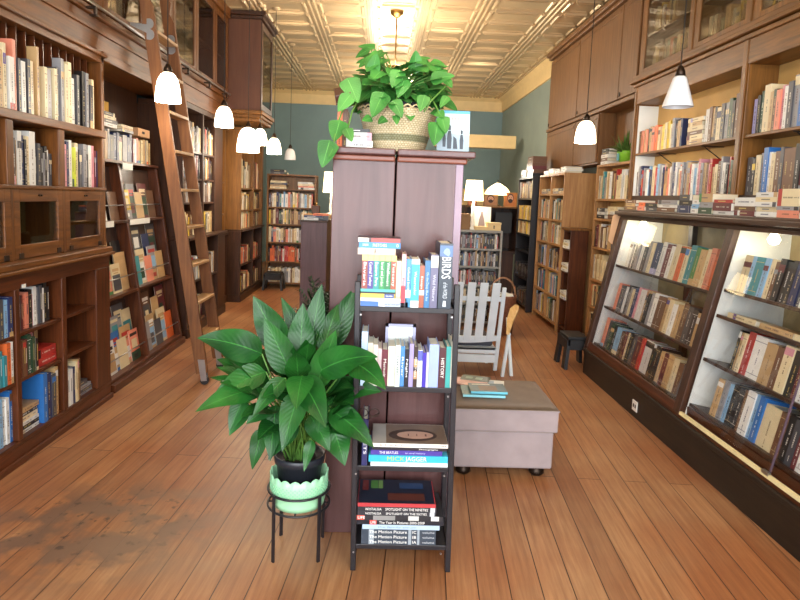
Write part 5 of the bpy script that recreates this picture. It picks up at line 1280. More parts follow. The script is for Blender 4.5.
# ------------------------------------------------------------------ middle of the shop beyond the cases
open_case('media_shelf', 'grey low bookcase of small cases behind the slatted chair', .58, 1.42, 7.0, 7.22, 1.155, (.07, .29, .51, .73, .95 - .01), 'greycase', 'greycase')
for z, q in ((.07, 'bottom'), (.29, 'second'), (.51, 'middle'), (.73, 'fourth'), (.94, 'top')):
    shelf_row('the grey media shelf, %s row' % q, (.61, 7.005, z), 'S', .78, (.14, .18), (.012, .022), (.12, .15), MIX_DARK + ['charcoal', 'black', 'grey'] * 3, lean_end=False)
def table_lamp(label, x, y, z, base_h, r0, r1, sh):
    r = thing('table_lamp', label, 'lamp', (x, y, z))
    m = MB(); m.lathe([(0, 0), (.055, 0), (.055, .015), (.02, .03), (.028, .07), (.018, base_h * .6), (.01, base_h), (0, base_h)], (x, y, z), 20); m.build('base', 'white', r, smooth=True)
    m = MB(); m.lathe([(r0, 0), (r1, sh), (r1 - .004, sh), (r0 - .004, 0)], (x, y, z + base_h - .02), 28); m.build('lamp_shade', 'cloth_shade', r, smooth=True)
    return Vector((x, y, z + base_h - .02 + sh / 2))
LP = []
LP.append((table_lamp('lit table lamp with white drum shade on the grey media shelf', 1.075, 7.12, 1.156, .36, .115, .095, .24), 7))
for lab, nm, ct, b, mt in (('cream card box on the grey media shelf at right', 'card_box', 'box', (1.24, 1.40, 7.03, 7.15, 1.156, 1.25), 'cream'), ('low cream box on the grey media shelf near the lamp', 'card_box', 'box', (1.09, 1.235, 7.01, 7.1, 1.156, 1.20), 'cream'), ('brown box on the grey media shelf beside the lamp', 'card_box', 'box', (.93, 1.03, 7.02, 7.15, 1.156, 1.34), 'brownbox')):
    r = thing(nm, lab, ct, ((b[0] + b[1]) / 2, (b[2] + b[3]) / 2, b[4])); h = b[5] - b[4]
    bx('box_body', mt, r, b[0], b[1], b[2], b[3], b[4], b[5] - h * .25, bevel=.002); bx('lid', mt, r, b[0] - .004, b[1] + .004, b[2] - .004, b[3] + .004, b[5] - h * .25, b[5], bevel=.002)
    if b[0] > 1.2: bx('label_mark', 'blacksoft', r, (1.31, 1.325, 7.0255, 7.026, 1.18, 1.195), (1.31, 1.325, 7.0255, 7.026, 1.2, 1.215))
r = thing('picture_card', 'white card with a grey robed figure standing on the media shelf', 'card', (1.2, 7.18, 1.156))
bx('card', 'white', r, 1.06, 1.30, 7.175, 7.182, 1.156, 1.43)
m = MB(); m.quad([(a, 7.174, b) for a, b in ((1.15, 1.19), (1.23, 1.19), (1.22, 1.28), (1.205, 1.33), (1.2, 1.37), (1.18, 1.37), (1.175, 1.33), (1.16, 1.28))]); m.build('figure', plain('grey_figure', '8A7A78', .5), r)
r = thing('desk_hutch', 'dark counter hutch with a lamp and portraits on top', 'counter', (1.66, 9.1, 0))
bx('desk', 'dark_y', r, 1.25, 2.05, 8.95, 9.5, .72, .76, bevel=.004)
bx('front_panel', 'dark_z', r, 1.25, 2.0, 8.98, 9.0, .0, .72)
bx('top_shelf', 'mid_y', r, 1.25, 2.05, 9.0, 9.5, 1.40, 1.425, bevel=.003)
for x in (1.25, 1.62, 2.03): bx('upright', 'dark_z', r, x, x + .02, 9.0, 9.5, .76, 1.40)
bx('back_panel', 'dark_z', r, 1.25, 2.05, 9.48, 9.5, .76, 1.4)
r = thing('computer_monitor', 'dark monitor on the counter under the portraits', 'monitor', (1.85, 9.15, .76))
bx('screen', 'blacksoft', r, 1.72, 1.98, 9.12, 9.15, 1.02, 1.34, bevel=.005); bx('stand', 'blacksoft', r, (1.83, 1.87, 9.14, 9.17, .77, 1.1), (1.76, 1.94, 9.08, 9.22, .76, .775))
r = thing('binder', 'pale green binder standing on the counter left of monitor', 'binder', (1.45, 9.1, .76)); bx('cover', plain('pale_green_card', 'B4C08C', .6), r, 1.50, 1.53, 9.05, 9.3, .76, 1.32); bx('pages', 'cream_pages', r, 1.53, 1.56, 9.06, 9.3, .765, 1.31)
def portrait_frame(label, x0, x1, z0, z1, hexs):
    r = thing('framed_portrait', label, 'picture', ((x0 + x1) / 2, 9.1, z0)); y = 9.08
    bx('frame', plain('frame_' + hexs[0], hexs[0], .4), r, (x0, x1, y, y + .02, z0, z0 + .015), (x0, x1, y, y + .02, z1 - .015, z1), (x0, x0 + .015, y, y + .02, z0, z1), (x1 - .015, x1, y, y + .02, z0, z1))
    bx('canvas', plain('canvas_' + hexs[1], hexs[1], .5, noise=.25, scale=12), r, x0 + .01, x1 - .01, y + .006, y + .018, z0 + .01, z1 - .01)
    cx_, cz_ = (x0 + x1) / 2, (z0 + z1) / 2 + .015; w_ = (x1 - x0); h_ = z1 - z0; n = 16
    def el(nm, hc, a, b, rx, rz, k):
        m = MB(); m.quad([(cx_ + a * w_ + rx * w_ * math.cos(2 * PI * q / n), y + .006 - k, cz_ + b * h_ + rz * h_ * math.sin(2 * PI * q / n)) for q in range(n)]); m.build(nm, plain(nm + hc, hc, .5), r)
    el('hair', '4A2A1E', 0, .05, .25, .3, .001); el('face', 'D8A484', 0, .02, .2, .25, .002); el('beard', '3E241C', 0, -.16, .17, .15, .003); el('eyes', '3A2A22', -.08, .08, .03, .02, .003); el('eyes', '3A2A22', .08, .08, .03, .02, .003)
portrait_frame('framed portrait of a bearded person on the counter top', 1.83, 2.03, 1.426, 1.64, ('C8843A', 'C87A3A'))
portrait_frame('framed brown portrait left of the bearded one on the counter', 1.52, 1.74, 1.426, 1.60, ('8A6A3A', 'A87850'))
portrait_frame('small orange portrait beside the white-shaded lamp', 1.28, 1.42, 1.426, 1.56, ('B0622E', 'D08050'))
r = thing('stained_glass_lamp', 'glowing domed glass table lamp on the counter', 'lamp', (1.76, 9.25, 1.426))
m = MB(); m.lathe([(0, 0), (.06, 0), (.06, .015), (.015, .03), (.012, .2), (0, .2)], (1.76, 9.25, 1.426), 16); m.build('base', 'bronze', r, smooth=True)
m = MB(); m.lathe([(.2, .17), (.195, .2), (.15, .27), (.08, .32), (.03, .35), (0, .355)], (1.76, 9.25, 1.426), 24); m.build('lamp_shade', glow('amber_glass_shade', 'FFD890', 3.0), r, smooth=True)
m = MB(); m.tube([(1.76, 9.25, 1.79), (1.76, 9.25, 1.83)], .008, 8); m.build('finial', 'bronze', r)
LP.append((Vector((1.76, 9.1, 1.95)), 14))
r = thing('paper_sign', 'cream notice board on the back wall behind the counter', 'board', (1.7, 13.1, 1.0)); bx('board', 'cream', r, 1.0, 2.4, 13.15, 13.195, 1.0, 1.75)
# wicker basket with hoop handle
r = thing('handled_basket', 'brown basket with hoop handle on the floor beyond the chair', 'basket', (1.40, 6.72, 0))
m = MB(); m.lathe([(0, .005), (.13, .005), (.16, .42), (.165, .45), (.15, .44), (.12, .05)], (1.40, 6.72, 0), 28); m.build('basket_wall', plain('brown_wicker', '7A4A32', .6, noise=.3, scale=50, bump=.5), r, smooth=True)
m = MB(); m.tube([(1.40 + .145 * math.cos(PI * k / 14), 6.72, .44 + .2 * math.sin(PI * k / 14)) for k in range(15)], .011, 8); m.build('handle', plain('brown_cane', '9A7050', .5), r, smooth=True)
r = thing('paper_bundle', 'white crumpled papers filling the hoop-handled basket', 'papers', (1.40, 6.72, .4))
m = MB()
for k in range(7):
    a = k * .9; m.box(-.05, .05, -.035, .035, -.006, .006, 0, None, Matrix.Translation((1.40 + .07 * math.cos(a), 6.72 + .07 * math.sin(a), .44 + .01 * (k % 3))) @ Matrix.Rotation(a, 4, 'Z') @ Matrix.Rotation(.3, 4, 'X'))
m.build('paper', 'white', r)
# left of the mahogany cases
r = thing('low_bookcase', 'dark purple-brown low bookcase end at left of mahogany cases', 'bookcase', (-.74, 6.9, 0))
bx('end_panel', wood('plum_wood', '50363A', '64484C', 'z', .4, .6), r, -.885, -.60, 6.6, 6.625, 0, 1.195, bevel=.003)
bx('back_panel', 'dark_z', r, -.61, -.60, 6.625, 7.3, 0, 1.195); bx('top', 'dark_y', r, -.89, -.595, 6.595, 7.32, 1.195, 1.215, bevel=.003)
bx('end_panel', 'dark_z', r, -.885, -.60, 7.3, 7.32, 0, 1.195)
for z in (.08, .42, .78): bx('shelf', 'dark_y', r, -.88, -.61, 6.625, 7.3, z - .02, z)
shelf_row('the low bookcase left of the mahogany cases', (-.875, 7.28, .42), 'R', .64, (.2, .25), (.02, .04), (.14, .18), MIX_WARM)
shelf_row('the low bookcase left of the mahogany cases', (-.875, 7.28, .78), 'R', .64, (.2, .25), (.02, .04), (.14, .18), MIX_WARM)
stack('the low plum bookcase stack', (-.87, 6.62, 1.216), 'S', [(.16, .03, .2, 'white'), (.2, .02, .2, 'navy')], row='plum stack')
stack('the right plum bookcase stack', (-.78, 6.68, 1.216), 'S', [(.18, .05, .2, 'charcoal'), (.17, .02, .2, 'orange')], row='plum stack')
r = thing('side_cabinet', 'pale wood cabinet behind the plum bookcase carrying a lamp', 'cabinet', (-.66, 7.75, 0))
bx('carcass', 'pine', r, -.95, -.35, 7.55, 7.95, 0, 1.22, bevel=.004); bx('top', 'pine', r, -.98, -.32, 7.52, 7.98, 1.22, 1.25, bevel=.004)
for x0, x1 in ((-.94, -.66), (-.64, -.36)): d = bx('door', 'pine', r, x0, x1, 7.53, 7.55, .08, 1.18, bevel=.003); bx('knob', 'bronze', d, (x0 + x1) / 2 - .01, (x0 + x1) / 2 + .01, 7.51, 7.53, .7, .72)
LP.append((table_lamp('lit table lamp with white drum shade left of mahogany cases', -.66, 7.75, 1.25, .30, .11, .095, .26), 7))
r = thing('small_clock', 'small dark mantel clock beside the left table lamp', 'clock', (-.86, 7.7, 1.25)); bx('clock_case', 'dark_z', r, -.90, -.80, 7.68, 7.75, 1.25, 1.36, bevel=.01); m = MB(); m.lathe([(0, 0), (.012, .0), (.02, .03), (0, .045)], (-.85, 7.71, 1.36), 10); m.build('finial', 'brass', r)
# dark feathery plant
r = thing('fern_pot', 'dark feathery potted plant standing on the floor behind the peace lily', 'plant', (-.5, 5.3, 0))
m = MB(); m.lathe([(0, 0), (.13, 0), (.17, .31), (.18, .36), (.16, .36), (.15, .3), (0, .3)], (-.5, 5.3, 0), 24); m.build('pot', 'blacksoft', r, smooth=True)
lf = MB(); rp = random.Random(3)
for k in range(46):
    an = rp.uniform(0, 2 * PI); ln = rp.uniform(.25, .5); el = rp.uniform(.5, 1.5)
    b = Vector((-.5, 5.3, .31)); dv = Vector((math.cos(an) * math.cos(el), math.sin(an) * math.cos(el), math.sin(el)))
    for q in range(3, 12):
        p = b + dv * ln * q / 11 + Vector((0, 0, -.12 * (q / 11) ** 2 * (1.5 - el)))
        for s in (-1, 1):
            sd = dv.cross(Vector((0, 0, 1))); sd = sd.normalized() if sd.length > .05 else Vector((1, 0, 0))
            lf.leaf(p, p + (sd * s * .8 + dv * .6).normalized() * rp.uniform(.06, .1), .022, sag=.05, n=3)
lf.build('fronds', 'darkleaf', r, smooth=True)

# ------------------------------------------------------------------ right side, far: black case, pine case, wall bay
def aisle_case(name, label, xf, xb, y0, y1, h, zs, wd, wh, posts=(), back=None):
    r = thing(name, label, 'bookcase', ((xf + xb) / 2, (y0 + y1) / 2, 0)); t = .025
    for a in (y0, y1 - t): bx('end_panel', wd, r, xf, xb, a, a + t, 0, h, bevel=.003)
    bx('back_panel', back or wd, r, xb - .012, xb, y0 + t, y1 - t, .02, h - t)
    bx('top', wh, r, xf - .005, xb, y0 + t, y1 - t, h - t, h)
    for z in zs: bx('shelf', wh, r, xf + .004, xb - .012, y0 + t, y1 - t, z - .022, z)
    for p in posts: bx('post', wd, r, xf, xb - .012, p - t / 2, p + t / 2, zs[0], h - t)
    return r
aisle_case('black_bookcase', 'black bookcase on the right aisle left of the pine case', 2.0, 2.3, 8.05, 8.9, 1.85, (.08, .45, .82, 1.06, 1.26, 1.56), 'black', 'black')
for z, mx, q in ((1.56, ['grey', 'tan', 'cream', 'brown'], 'top'), (1.26, ['yellow', 'tan', 'cream'], 'second'), (1.06, ['tan', 'cream', 'yellow'], 'third'), (.45, ['black', 'charcoal'], 'lower'), (.08, ['black', 'charcoal', 'brown'], 'bottom')):
    shelf_row('the black bookcase, %s row' % q, (2.005, 8.87, z), 'R', .8, (.16, .2) if z < 1.5 else (.2, .24), (.03, .05), (.15, .2), mx)
stack('the dark pile on the black bookcase, far end', (2.01, 8.85, 1.85), 'R', [(.3, .04, .2, 'black'), (.32, .03, .2, 'brown'), (.28, .04, .2, 'black')], row='black case pile')
stack('the dark pile on the black bookcase, near end', (2.01, 8.5, 1.85), 'R', [(.32, .05, .2, 'black'), (.34, .05, .2, 'brown'), (.32, .05, .2, 'maroon'), (.3, .04, .2, 'brown'), (.3, .04, .2, 'brown'), (.28, .05, .2, 'brown')], row='black case pile')
r = thing('white_figurine', 'small white figurine on top of the black bookcase', 'figurine', (2.06, 8.52, 1.85)); m = MB(); m.lathe([(0, 0), (.03, 0), (.028, .05), (.036, .08), (.028, .12), (.016, .14), (.02, .165), (.014, .19), (0, .195)], (2.03, 8.515, 1.85), 16); m.build('body', 'white', r, smooth=True)
PZ = (.09, .40, .71, 1.02, 1.31, 1.62)
aisle_case('pine_bookcase', 'pine bookcase with plain end panel on the right aisle', 2.07, 2.51, 6.87, 7.97, 1.86, PZ, 'pine', 'pine', (7.42,))
for z, q in zip(PZ, ('bottom', 'second', 'third', 'fourth', 'fifth', 'top')):
    for a, l, s in ((7.93, .49, 'far half'), (7.40, .49, 'near half')):
        if q == 'top':
            stack('top pigeonhole pile', (2.08, a, z), 'R', [(.22, .03, .2, 'grey'), (.22, .03, .2, 'cream')], row='pine top'); stack('top pigeonhole pile two', (2.08, a - .25, z), 'R', [(.22, .03, .2, 'tan'), (.2, .03, .2, 'charcoal')], row='pine top')
        else: shelf_row('the pine case, %s shelf, %s' % (q, s), (2.085, a, z), 'R', l, (.2, .26), (.015, .032), (.15, .2), MIX_PALE + ['cream', 'tan'] * 2 if q in ('fifth', 'fourth') else MIX_ALL)
for k, y in enumerate((7.9, 7.65, 7.4, 7.15)):
    stack('white pile on the pine case', (2.09, y, 1.8605), 'R', [(.2, .025, .2, RNG.choice(['white', 'cream'])), (.21, .025, .2, RNG.choice(['white', 'grey'])), (.19, .02, .2, 'white')][:2 + k % 2], row='pine case top piles')
r = aisle_case('end_stand', 'low red-brown book stand against the end of the pine case', 2.10, 2.30, 6.60, 6.865, 1.21, (.1, .42, .74, 1.0), 'red_z', 'red_y')
bx('top_board', 'mid_y', r, 2.07, 2.33, 6.57, 6.866, 1.21, 1.235, bevel=.003)
for z in (.42, .74, 1.0): stack('white pile in the low stand', (2.08, 6.83, z + .0005), 'R', [(.2, .03, .17, 'white'), (.19, .03, .17, 'cream'), (.2, .03, .17, 'white')], row='low stand')
WZ = (.08, .40, .70, 1.05, 1.36, 1.57 , 1.93)
r = aisle_case('wall_bay', 'pine wall bookcase bay with a potted plant on top', 2.32, 2.50, 5.64, 6.56, 1.93, WZ[:-1], 'pine', 'pine', (), 'tan_back')
bx('upper_back', 'door_brown', r, 2.50, 2.515, 5.62, 6.58, 1.93, 2.50)
for z, q, mx, hr in ((.08, 'bottom', MIX_ALL, (.2, .25)), (.40, 'second', MIX_WARM, (.2, .24)), (.70, 'third', MIX_PALE, (.2, .28)), (1.05, 'fourth', MIX_WARM + ['maroon', 'yellow', 'salmon'], (.2, .26)), (1.57, 'top', MIX_PALE + ['navy'], (.22, .3))):
    shelf_row('the pine wall bay, %s shelf' % q, (2.325, 6.53, z), 'R', .86, hr, (.02, .045), (.12, .15), mx, fill=.95)
for y, sp in ((6.5, [(.22, .04, .14, 'black'), (.2, .03, .14, 'white'), (.22, .04, .14, 'charcoal')]), (6.2, [(.25, .05, .14, 'brown'), (.24, .03, .14, 'white'), (.25, .05, .14, 'cream')]), (5.92, [(.22, .04, .14, 'grey'), (.2, .03, .14, 'black')])):
    stack('pile on wall bay shelf', (2.33, y, 1.36), 'R', sp, row='wall bay piles')
stack('the black-and-white pile by the green pot', (2.33, 6.5, 1.9305), 'R', [(.2, .035, .15, 'white'), (.18, .035, .15, 'brown'), (.2, .035, .15, 'white'), (.19, .03, .15, 'charcoal'), (.2, .03, .15, 'black')], row='bay top pile')
r = thing('potted_plant', 'spiky green plant in bright green pot on the pine wall bay', 'plant', (2.40, 6.0, 1.93))
m = MB(); m.lathe([(0, 0), (.05, 0), (.075, .09), (.085, .115), (.075, .115), (.065, .09), (0, .09)], (2.40, 6.0, 1.931), 24); m.build('pot', 'greenpot', r, smooth=True)
bx('pot_label', plain('teal_label', '3A8A98', .4), r, 2.325, 2.329, 5.97, 6.03, 1.95, 2.02)
lf = MB(); rp = random.Random(9)
for k in range(60):
    an = rp.uniform(0, 2 * PI); el = rp.uniform(.1, 1.4); ln = rp.uniform(.12, .26); b = Vector((2.40 + .04 * math.cos(an), 6.0 + .04 * math.sin(an), 2.02))
    tip = b + Vector((math.cos(an) * math.cos(el), math.sin(an) * math.cos(el), math.sin(el))) * ln
    tip.x = min(tip.x, 2.48); lf.leaf(b, tip, .026, sag=.14, n=4)
lf.build('fronds', 'fernleaf', r, smooth=True)
stool('black plastic step stool on the floor at the end of the right display case', 1.70, 1.95, 5.28, 5.62, .30)

# ------------------------------------------------------------------ right: brown panelled cupboards
r = thing('panelled_cupboard', 'brown panelled cupboards high on the right wall beyond the bookshelves', 'cupboard', (2.42, 7.2, 1.95))
bx('carcass', 'door_brown', r, (2.33, 2.52, 5.62, 8.65, 2.50, 3.5), (2.33, 2.52, 6.58, 8.65, 1.95, 2.50))
bx('cornice', 'door_brown', r, (2.28, 2.52, 5.60, 8.68, 3.50, 3.54), (2.25, 2.52, 5.58, 8.71, 3.54, 3.60), bevel=.01)
bx('waist_rail', 'door_brown', r, 2.295, 2.33, 5.62, 8.66, 2.50, 2.545, bevel=.008)
for a, b in ((5.66, 6.07), (6.09, 7.38), (7.40, 8.64)):
    for z0, z1 in ((2.56, 3.48), (1.97, 2.49)):
        if z0 < 2 and a < 6: continue
        if z0 < 2 and a < 7: a = 6.60
        d = bx('door', 'door_brown', r, 2.31, 2.33, a, b, z0, z1, bevel=.005)
        bx('moulding', 'door_brown', d, (2.303, 2.31, a + .03, b - .03, z1 - .06, z1 - .035), bevel=.002)
        if z0 > 2: bx('latch', 'bronze', d, 2.30, 2.31, b - .05, b - .03, z0 + .02, z0 + .06)

# ------------------------------------------------------------------ right: upper bookshelves with glazed cupboards over
r = thing('right_wall_bookcase', 'brown bookcase above the right ledge with glazed cupboards over it', 'bookcase', (2.42, 3.8, 1.47))
XF = 2.30
bx('back_panel', 'tan_back', r, 2.50, 2.515, 2.05, 5.60, 1.48, 2.45)
for a, b in ((2.05, 2.09), (3.865, 3.935), (5.555, 5.615)):
    bx('upright', 'mid_z', r, XF, 2.50, a, b, 1.48, 2.45, bevel=.004); bx('fluting', 'mid_z', r, XF - .012, XF, a + .012, b - .012, 1.60, 2.6, bevel=.004)
bx('inner_side', 'white', r, XF + .02, 2.50, 5.552, 5.556, 1.60, 2.42)
for a, b in ((2.09, 3.865), (3.935, 5.552)):
    bx('riser', 'dark_y', r, XF + .015, 2.5, a, b, 1.48, 1.60); bx('shelf', 'mid_y', r, XF + .01, 2.5, a, b, 1.965, 1.985, bevel=.003)
    for q in (.3, .75):
        m = MB(); y = a + (b - a) * q; m.tube([(2.5, y, 1.962), (XF + .03, y, 1.962)], .004, 6); m.tube([(2.498, y, 1.86), (XF + .05, y, 1.96)], .004, 6); m.build('bracket', 'black', r)
bx('header', 'mid_y', r, (XF - .005, 2.515, 2.05, 5.615, 2.43, 2.62), (XF - .025, XF, 2.05, 5.62, 2.585, 2.615), bevel=.006)
bx('cornice', 'mid_y', r, (XF - .05, 2.515, 2.05, 5.65, 2.62, 2.65), (XF - .03, 2.515, 2.05, 5.64, 2.65, 2.69), bevel=.008)
bx('cupboard_carcass', 'mid_z', r, (2.50, 2.515, 2.05, 5.6, 2.69, 3.5), (XF + .02, 2.5, 2.05, 5.6, 3.46, 3.5))
bx('crown', 'mid_y', r, (XF - .02, 2.515, 2.05, 5.62, 3.50, 3.54), (XF - .05, 2.515, 2.05, 5.64, 3.54, 3.60), bevel=.01)
bx('inner_shelf', 'mid_y', r, XF + .03, 2.5, 2.05, 5.6, 3.02, 3.035)
yb = [2.05, 2.98, 3.88, 4.62, 5.56]
for y in yb: bx('stile', 'mid_z', r, XF + .01, 2.5, y - .02, y + .04, 2.69, 3.5)
for y0_, y1_ in zip(yb, yb[1:]):
    a, b = y0_ + .02, y1_ - .015
    d = bx('door', 'mid_z', r, (XF, XF + .02, a, a + .06, 2.695, 3.49), (XF, XF + .02, b - .06, b, 2.695, 3.49), (XF, XF + .02, a + .06, b - .06, 2.695, 2.735), (XF, XF + .02, a + .06, b - .06, 3.42, 3.49), bevel=.003)
    bx('pane', 'dimglass', d, XF + .008, XF + .012, a + .06, b - .06, 2.735, 3.42)
    shelf_row('the glazed cupboard high on the right', (XF + .05, b - .07, 2.691), 'R', b - a - .14, (.16, .24), (.02, .05), (.1, .14), MIX_WARM + ['red', 'white'], fill=.8)
    shelf_row('the glazed cupboard high on the right', (XF + .05, b - .07, 3.036), 'R', b - a - .14, (.16, .24), (.02, .05), (.1, .14), MIX_WARM, fill=.6)
shelf_row('the long shelf above the right ledge, far bay', (XF + .02, 5.54, 1.985), 'R', 1.59, None, None, (.13, .165), None,
          specs=S('.04,.2,brown .05,.2,salmon .04,.21,tan .04,.2,salmon .03,.21,black .05,.22,tan .05,.21,salmon .05,.22,orange .04,.2,cream .05,.2,tan .04,.21,yellow .04,.22,cream .04,.23,yellow .05,.2,cream .04,.24,grey .04,.22,black .05,.21,tan .03,.22,navy'), lean_end=False)
stack('the flat pile on the long right shelf', (XF + .03, 4.66, 1.985), 'R', [(.22, .035, .15, 'tan'), (.23, .035, .15, 'cream'), (.21, .03, .15, 'brown'), (.22, .035, .15, 'cream'), (.2, .03, .15, 'tan'), (.22, .03, .15, 'cream')])
shelf_row('the long right shelf past the flat pile', (XF + .02, 4.42, 1.985), 'R', .48, None, None, (.13, .165), None, specs=S('.05,.24,white .04,.25,brown .035,.24,tan .03,.24,black .05,.23,cream .04,.25,charcoal .05,.25,grey .04,.27,dark_green .03,.25,black .04,.29,brown'), lean_end=False)
shelf_row('the row just above the ledge, far bay', (XF + .02, 5.54, 1.60), 'R', 1.58, (.2, .27), (.025, .045), (.13, .165), None or ['tan', 'cream', 'dark green', 'red', 'grey', 'navy', 'white', 'white', 'light blue', 'cream', 'grey', 'brown', 'salmon', 'black', 'grey', 'white', 'pink'])
shelf_row('the upper shelf at the right edge, near bay', (XF + .02, 3.84, 1.985), 'R', .95, None, None, (.13, .165), None,
          specs=S('.035,.22,lavender .03,.24,black .03,.26,dark_green .06,.29,cream .03,.24,tan .03,.25,brown .04,.24,salmon .03,.26,pink .03,.25,white .04,.27,charcoal .05,.3,grey .04,.3,blue .04,.28,black .05,.29,charcoal .05,.27,white .05,.28,tan .05,.29,black .04,.27,grey .05,.28,blue'), lean_end=False)
shelf_row('the lower shelf at the right edge, near bay', (XF + .02, 3.84, 1.60), 'R', .98, None, None, (.13, .165), None,
          specs=S('.05,.24,charcoal .03,.23,black .04,.25,cream .03,.26,grey .045,.29,blue .03,.26,white .035,.25,cream .045,.26,brown .03,.28,charcoal .05,.27,brown .05,.27,brown .04,.29,black .05,.28,maroon .05,.27,tan .05,.28,brown .05,.27,black .05,.28,cream .05,.27,navy .05,.28,white'), lean_end=False)

# ------------------------------------------------------------------ right: slanted lit display case
r = thing('display_case', 'long dark wood display case with slanted glass front along right wall', 'display case', (2.1, 3.6, 0))
def dx(z): return 1.86 + .209 * (z - .25)
TL = math.atan(.209)
D0, D1 = 2.02, 5.22
bx('plinth', 'plinth', r, (1.85, 2.5, D0, D1, 0, .215), (1.84, 1.862, D0, D1, .195, .225), bevel=.004)
bx('floor_board', 'red_y', r, 1.86, 2.5, D0, D1, .215, .25, bevel=.003)
bx('back_panel', plain('pale_case_back', '9C8A62', .6), r, 2.44, 2.455, D0, D1, .25, 1.40)
bx('top', 'dark_y', r, (2.07, 2.515, D0, D1 + .02, 1.415, 1.47), (2.085, 2.515, D0, D1, 1.385, 1.415), (2.04, 2.10, D0, D1 + .02, 1.425, 1.455), bevel=.005)
def slab(m, y0, y1, za, zb, o0, o1):
    """a strip running up the slope between heights za, zb; o0..o1 depth behind the front plane"""
    m.hexa([(dx(za) + o0, y0, za), (dx(za) + o1, y0, za), (dx(za) + o1, y1, za), (dx(za) + o0, y1, za), (dx(zb) + o0, y0, zb), (dx(zb) + o1, y0, zb), (dx(zb) + o1, y1, zb), (dx(zb) + o0, y1, zb)])
for a, b in ((D0, D0 + .05), (3.50, 3.575), (5.15, 5.22)):
    m = MB(); slab(m, a, b, .25, 1.40, -.012, .03); m.build('front_stile', 'dark_z', r, bevel=.004)
m = MB()
for a, b in ((D0, D0 + .02), (3.50, 3.52), (3.555, 3.575), (5.15, 5.17)):
    m = MB(); m.prism([(dx(.25) + .03, a, .25), (2.44, a, .25), (2.44, a, 1.40), (dx(1.40) + .03, a, 1.40)], (0, b - a, 0)); m.build('inner_side', 'white', r)
for a in (D0 - .018, D1):
    m = MB(); m.prism([(dx(.25) - .012, a, .22), (2.515, a, .22), (2.515, a, 1.40), (dx(1.40) - .012, a, 1.40)], (0, .018, 0)); m.build('end_panel', 'dark_z', r, bevel=.003)
m = MB(); slab(m, 2.07, 3.50, .25, .268, -.008, .006); m.build('glass_track', plain('pale_brass_strip', 'E8D8A4', .4), r)
m = MB(); slab(m, 3.575, 5.15, .25, .30, -.006, .012); m.build('bottom_rail', 'red_y', r, bevel=.003)
bx('bottom_rail', 'red_y', r, 1.90, 1.915, 2.04, 3.5, .25, .30)
CS, SN = math.cos(TL), math.sin(TL)
def case_shelf(y0, y1, z, nm, parent=r):
    """tilted shelf, its front edge at height z"""
    x = dx(z) + .035; dep = min(.30, (2.435 - x) / CS)
    m = MB(); T = Matrix.Translation((x, 0, z)) @ Matrix.Rotation(TL, 4, 'Y')
    m.box(0, dep, y0, y1, -.02, 0, 0, None, T); m.build(nm, 'dark_y', parent, bevel=.002)
    return (x, z)
FAR = (3.58, 5.145); NEAR = (2.045, 3.495)
SH = {}
for z in (.995, .63, .30): SH['f', z] = case_shelf(FAR[0], FAR[1], z, 'shelf')
for z in (1.035, .88, .612, .325): SH['n', z] = case_shelf(NEAR[0], NEAR[1], z, 'shelf')
for y in (4.0, 4.6): 
    bx('rear_post', 'dark_z', r, 2.40, 2.44, y - .03, y + .03, .25, 1.385)
for y in (2.5, 3.0): bx('rear_post', 'dark_z', r, 2.40, 2.44, y - .03, y + .03, .25, 1.385)
for (a, b, za) in ((3.575, 4.38, .305), (4.36, 5.15, .305), (2.07, 2.69, .28), (2.67, 3.50, .28)):
    m = MB(); slab(m, a, b, za, 1.385, .008 if b in (4.38, 2.69) else .014, .011 if b in (4.38, 2.69) else .017); m.build('glass_pane', 'glass', r)
m = MB(); slab(m, 2.664, 2.672, .276, 1.385, .005, .013); m.build('pane_edge', plain('violet_grey_metal', '7A6878', .35, .6), r)
bx('lock', 'metal', r, dx(.27) - .012, dx(.27) + .004, 2.65, 2.70, .262, .278)
for y in (5.0, 3.3):
    m = MB(); m.lathe([(0, .0), (.022, .006), (.034, .03), (.022, .055), (.014, .07), (0, .07)], (2.2, y, 1.315), 16); m.build('bulb', 'bulb', r, smooth=True)
    LP.append((Vector((2.19, y - .06, 1.29)), 1.5))
def case_row(row, key, y_left, length, specs, group='books behind the slanted glass'):
    x, z = SH[key]
    tot = (y_left - (3.60 if key[0] == 'f' else 2.09)) / sum(q[0] + .0012 for q in specs)
    specs = [(q[0] * tot, q[1], q[2]) for q in specs]
    shelf_row(row, (x, y_left, z), 'R', 2.0, None, None, (.13, .17), None, tilt=TL, specs=specs, setback=.02, lean_end=False, group=group)
case_row('the top shelf of the display case, far bay', ('f', .995), 5.02, 1.5, S('.04,.21,white .03,.2,charcoal .03,.22,white .03,.2,black .05,.22,grey .05,.24,white .05,.23,charcoal .06,.25,grey .04,.24,cream .1,.25,navy .05,.26,white .07,.25,maroon .05,.24,white .06,.26,cream .07,.25,orange .04,.24,cream .07,.27,teal .05,.26,green .06,.25,tan .05,.26,cream .05,.27,salmon .05,.22,orange .05,.24,brown'))
case_row('the middle shelf of the display case, far bay', ('f', .63), 5.02, 1.5, S('.05,.23,salmon .07,.22,charcoal .03,.22,white .035,.24,black .03,.23,grey .05,.22,cream .04,.23,navy .03,.25,pink .07,.24,white .04,.25,tan .04,.23,black .04,.24,grey .05,.25,white .09,.24,brown .04,.25,tan .05,.24,cream .05,.22,white .06,.23,tan .05,.25,brown .05,.24,charcoal .05,.23,black .05,.22,tan .04,.22,black'))
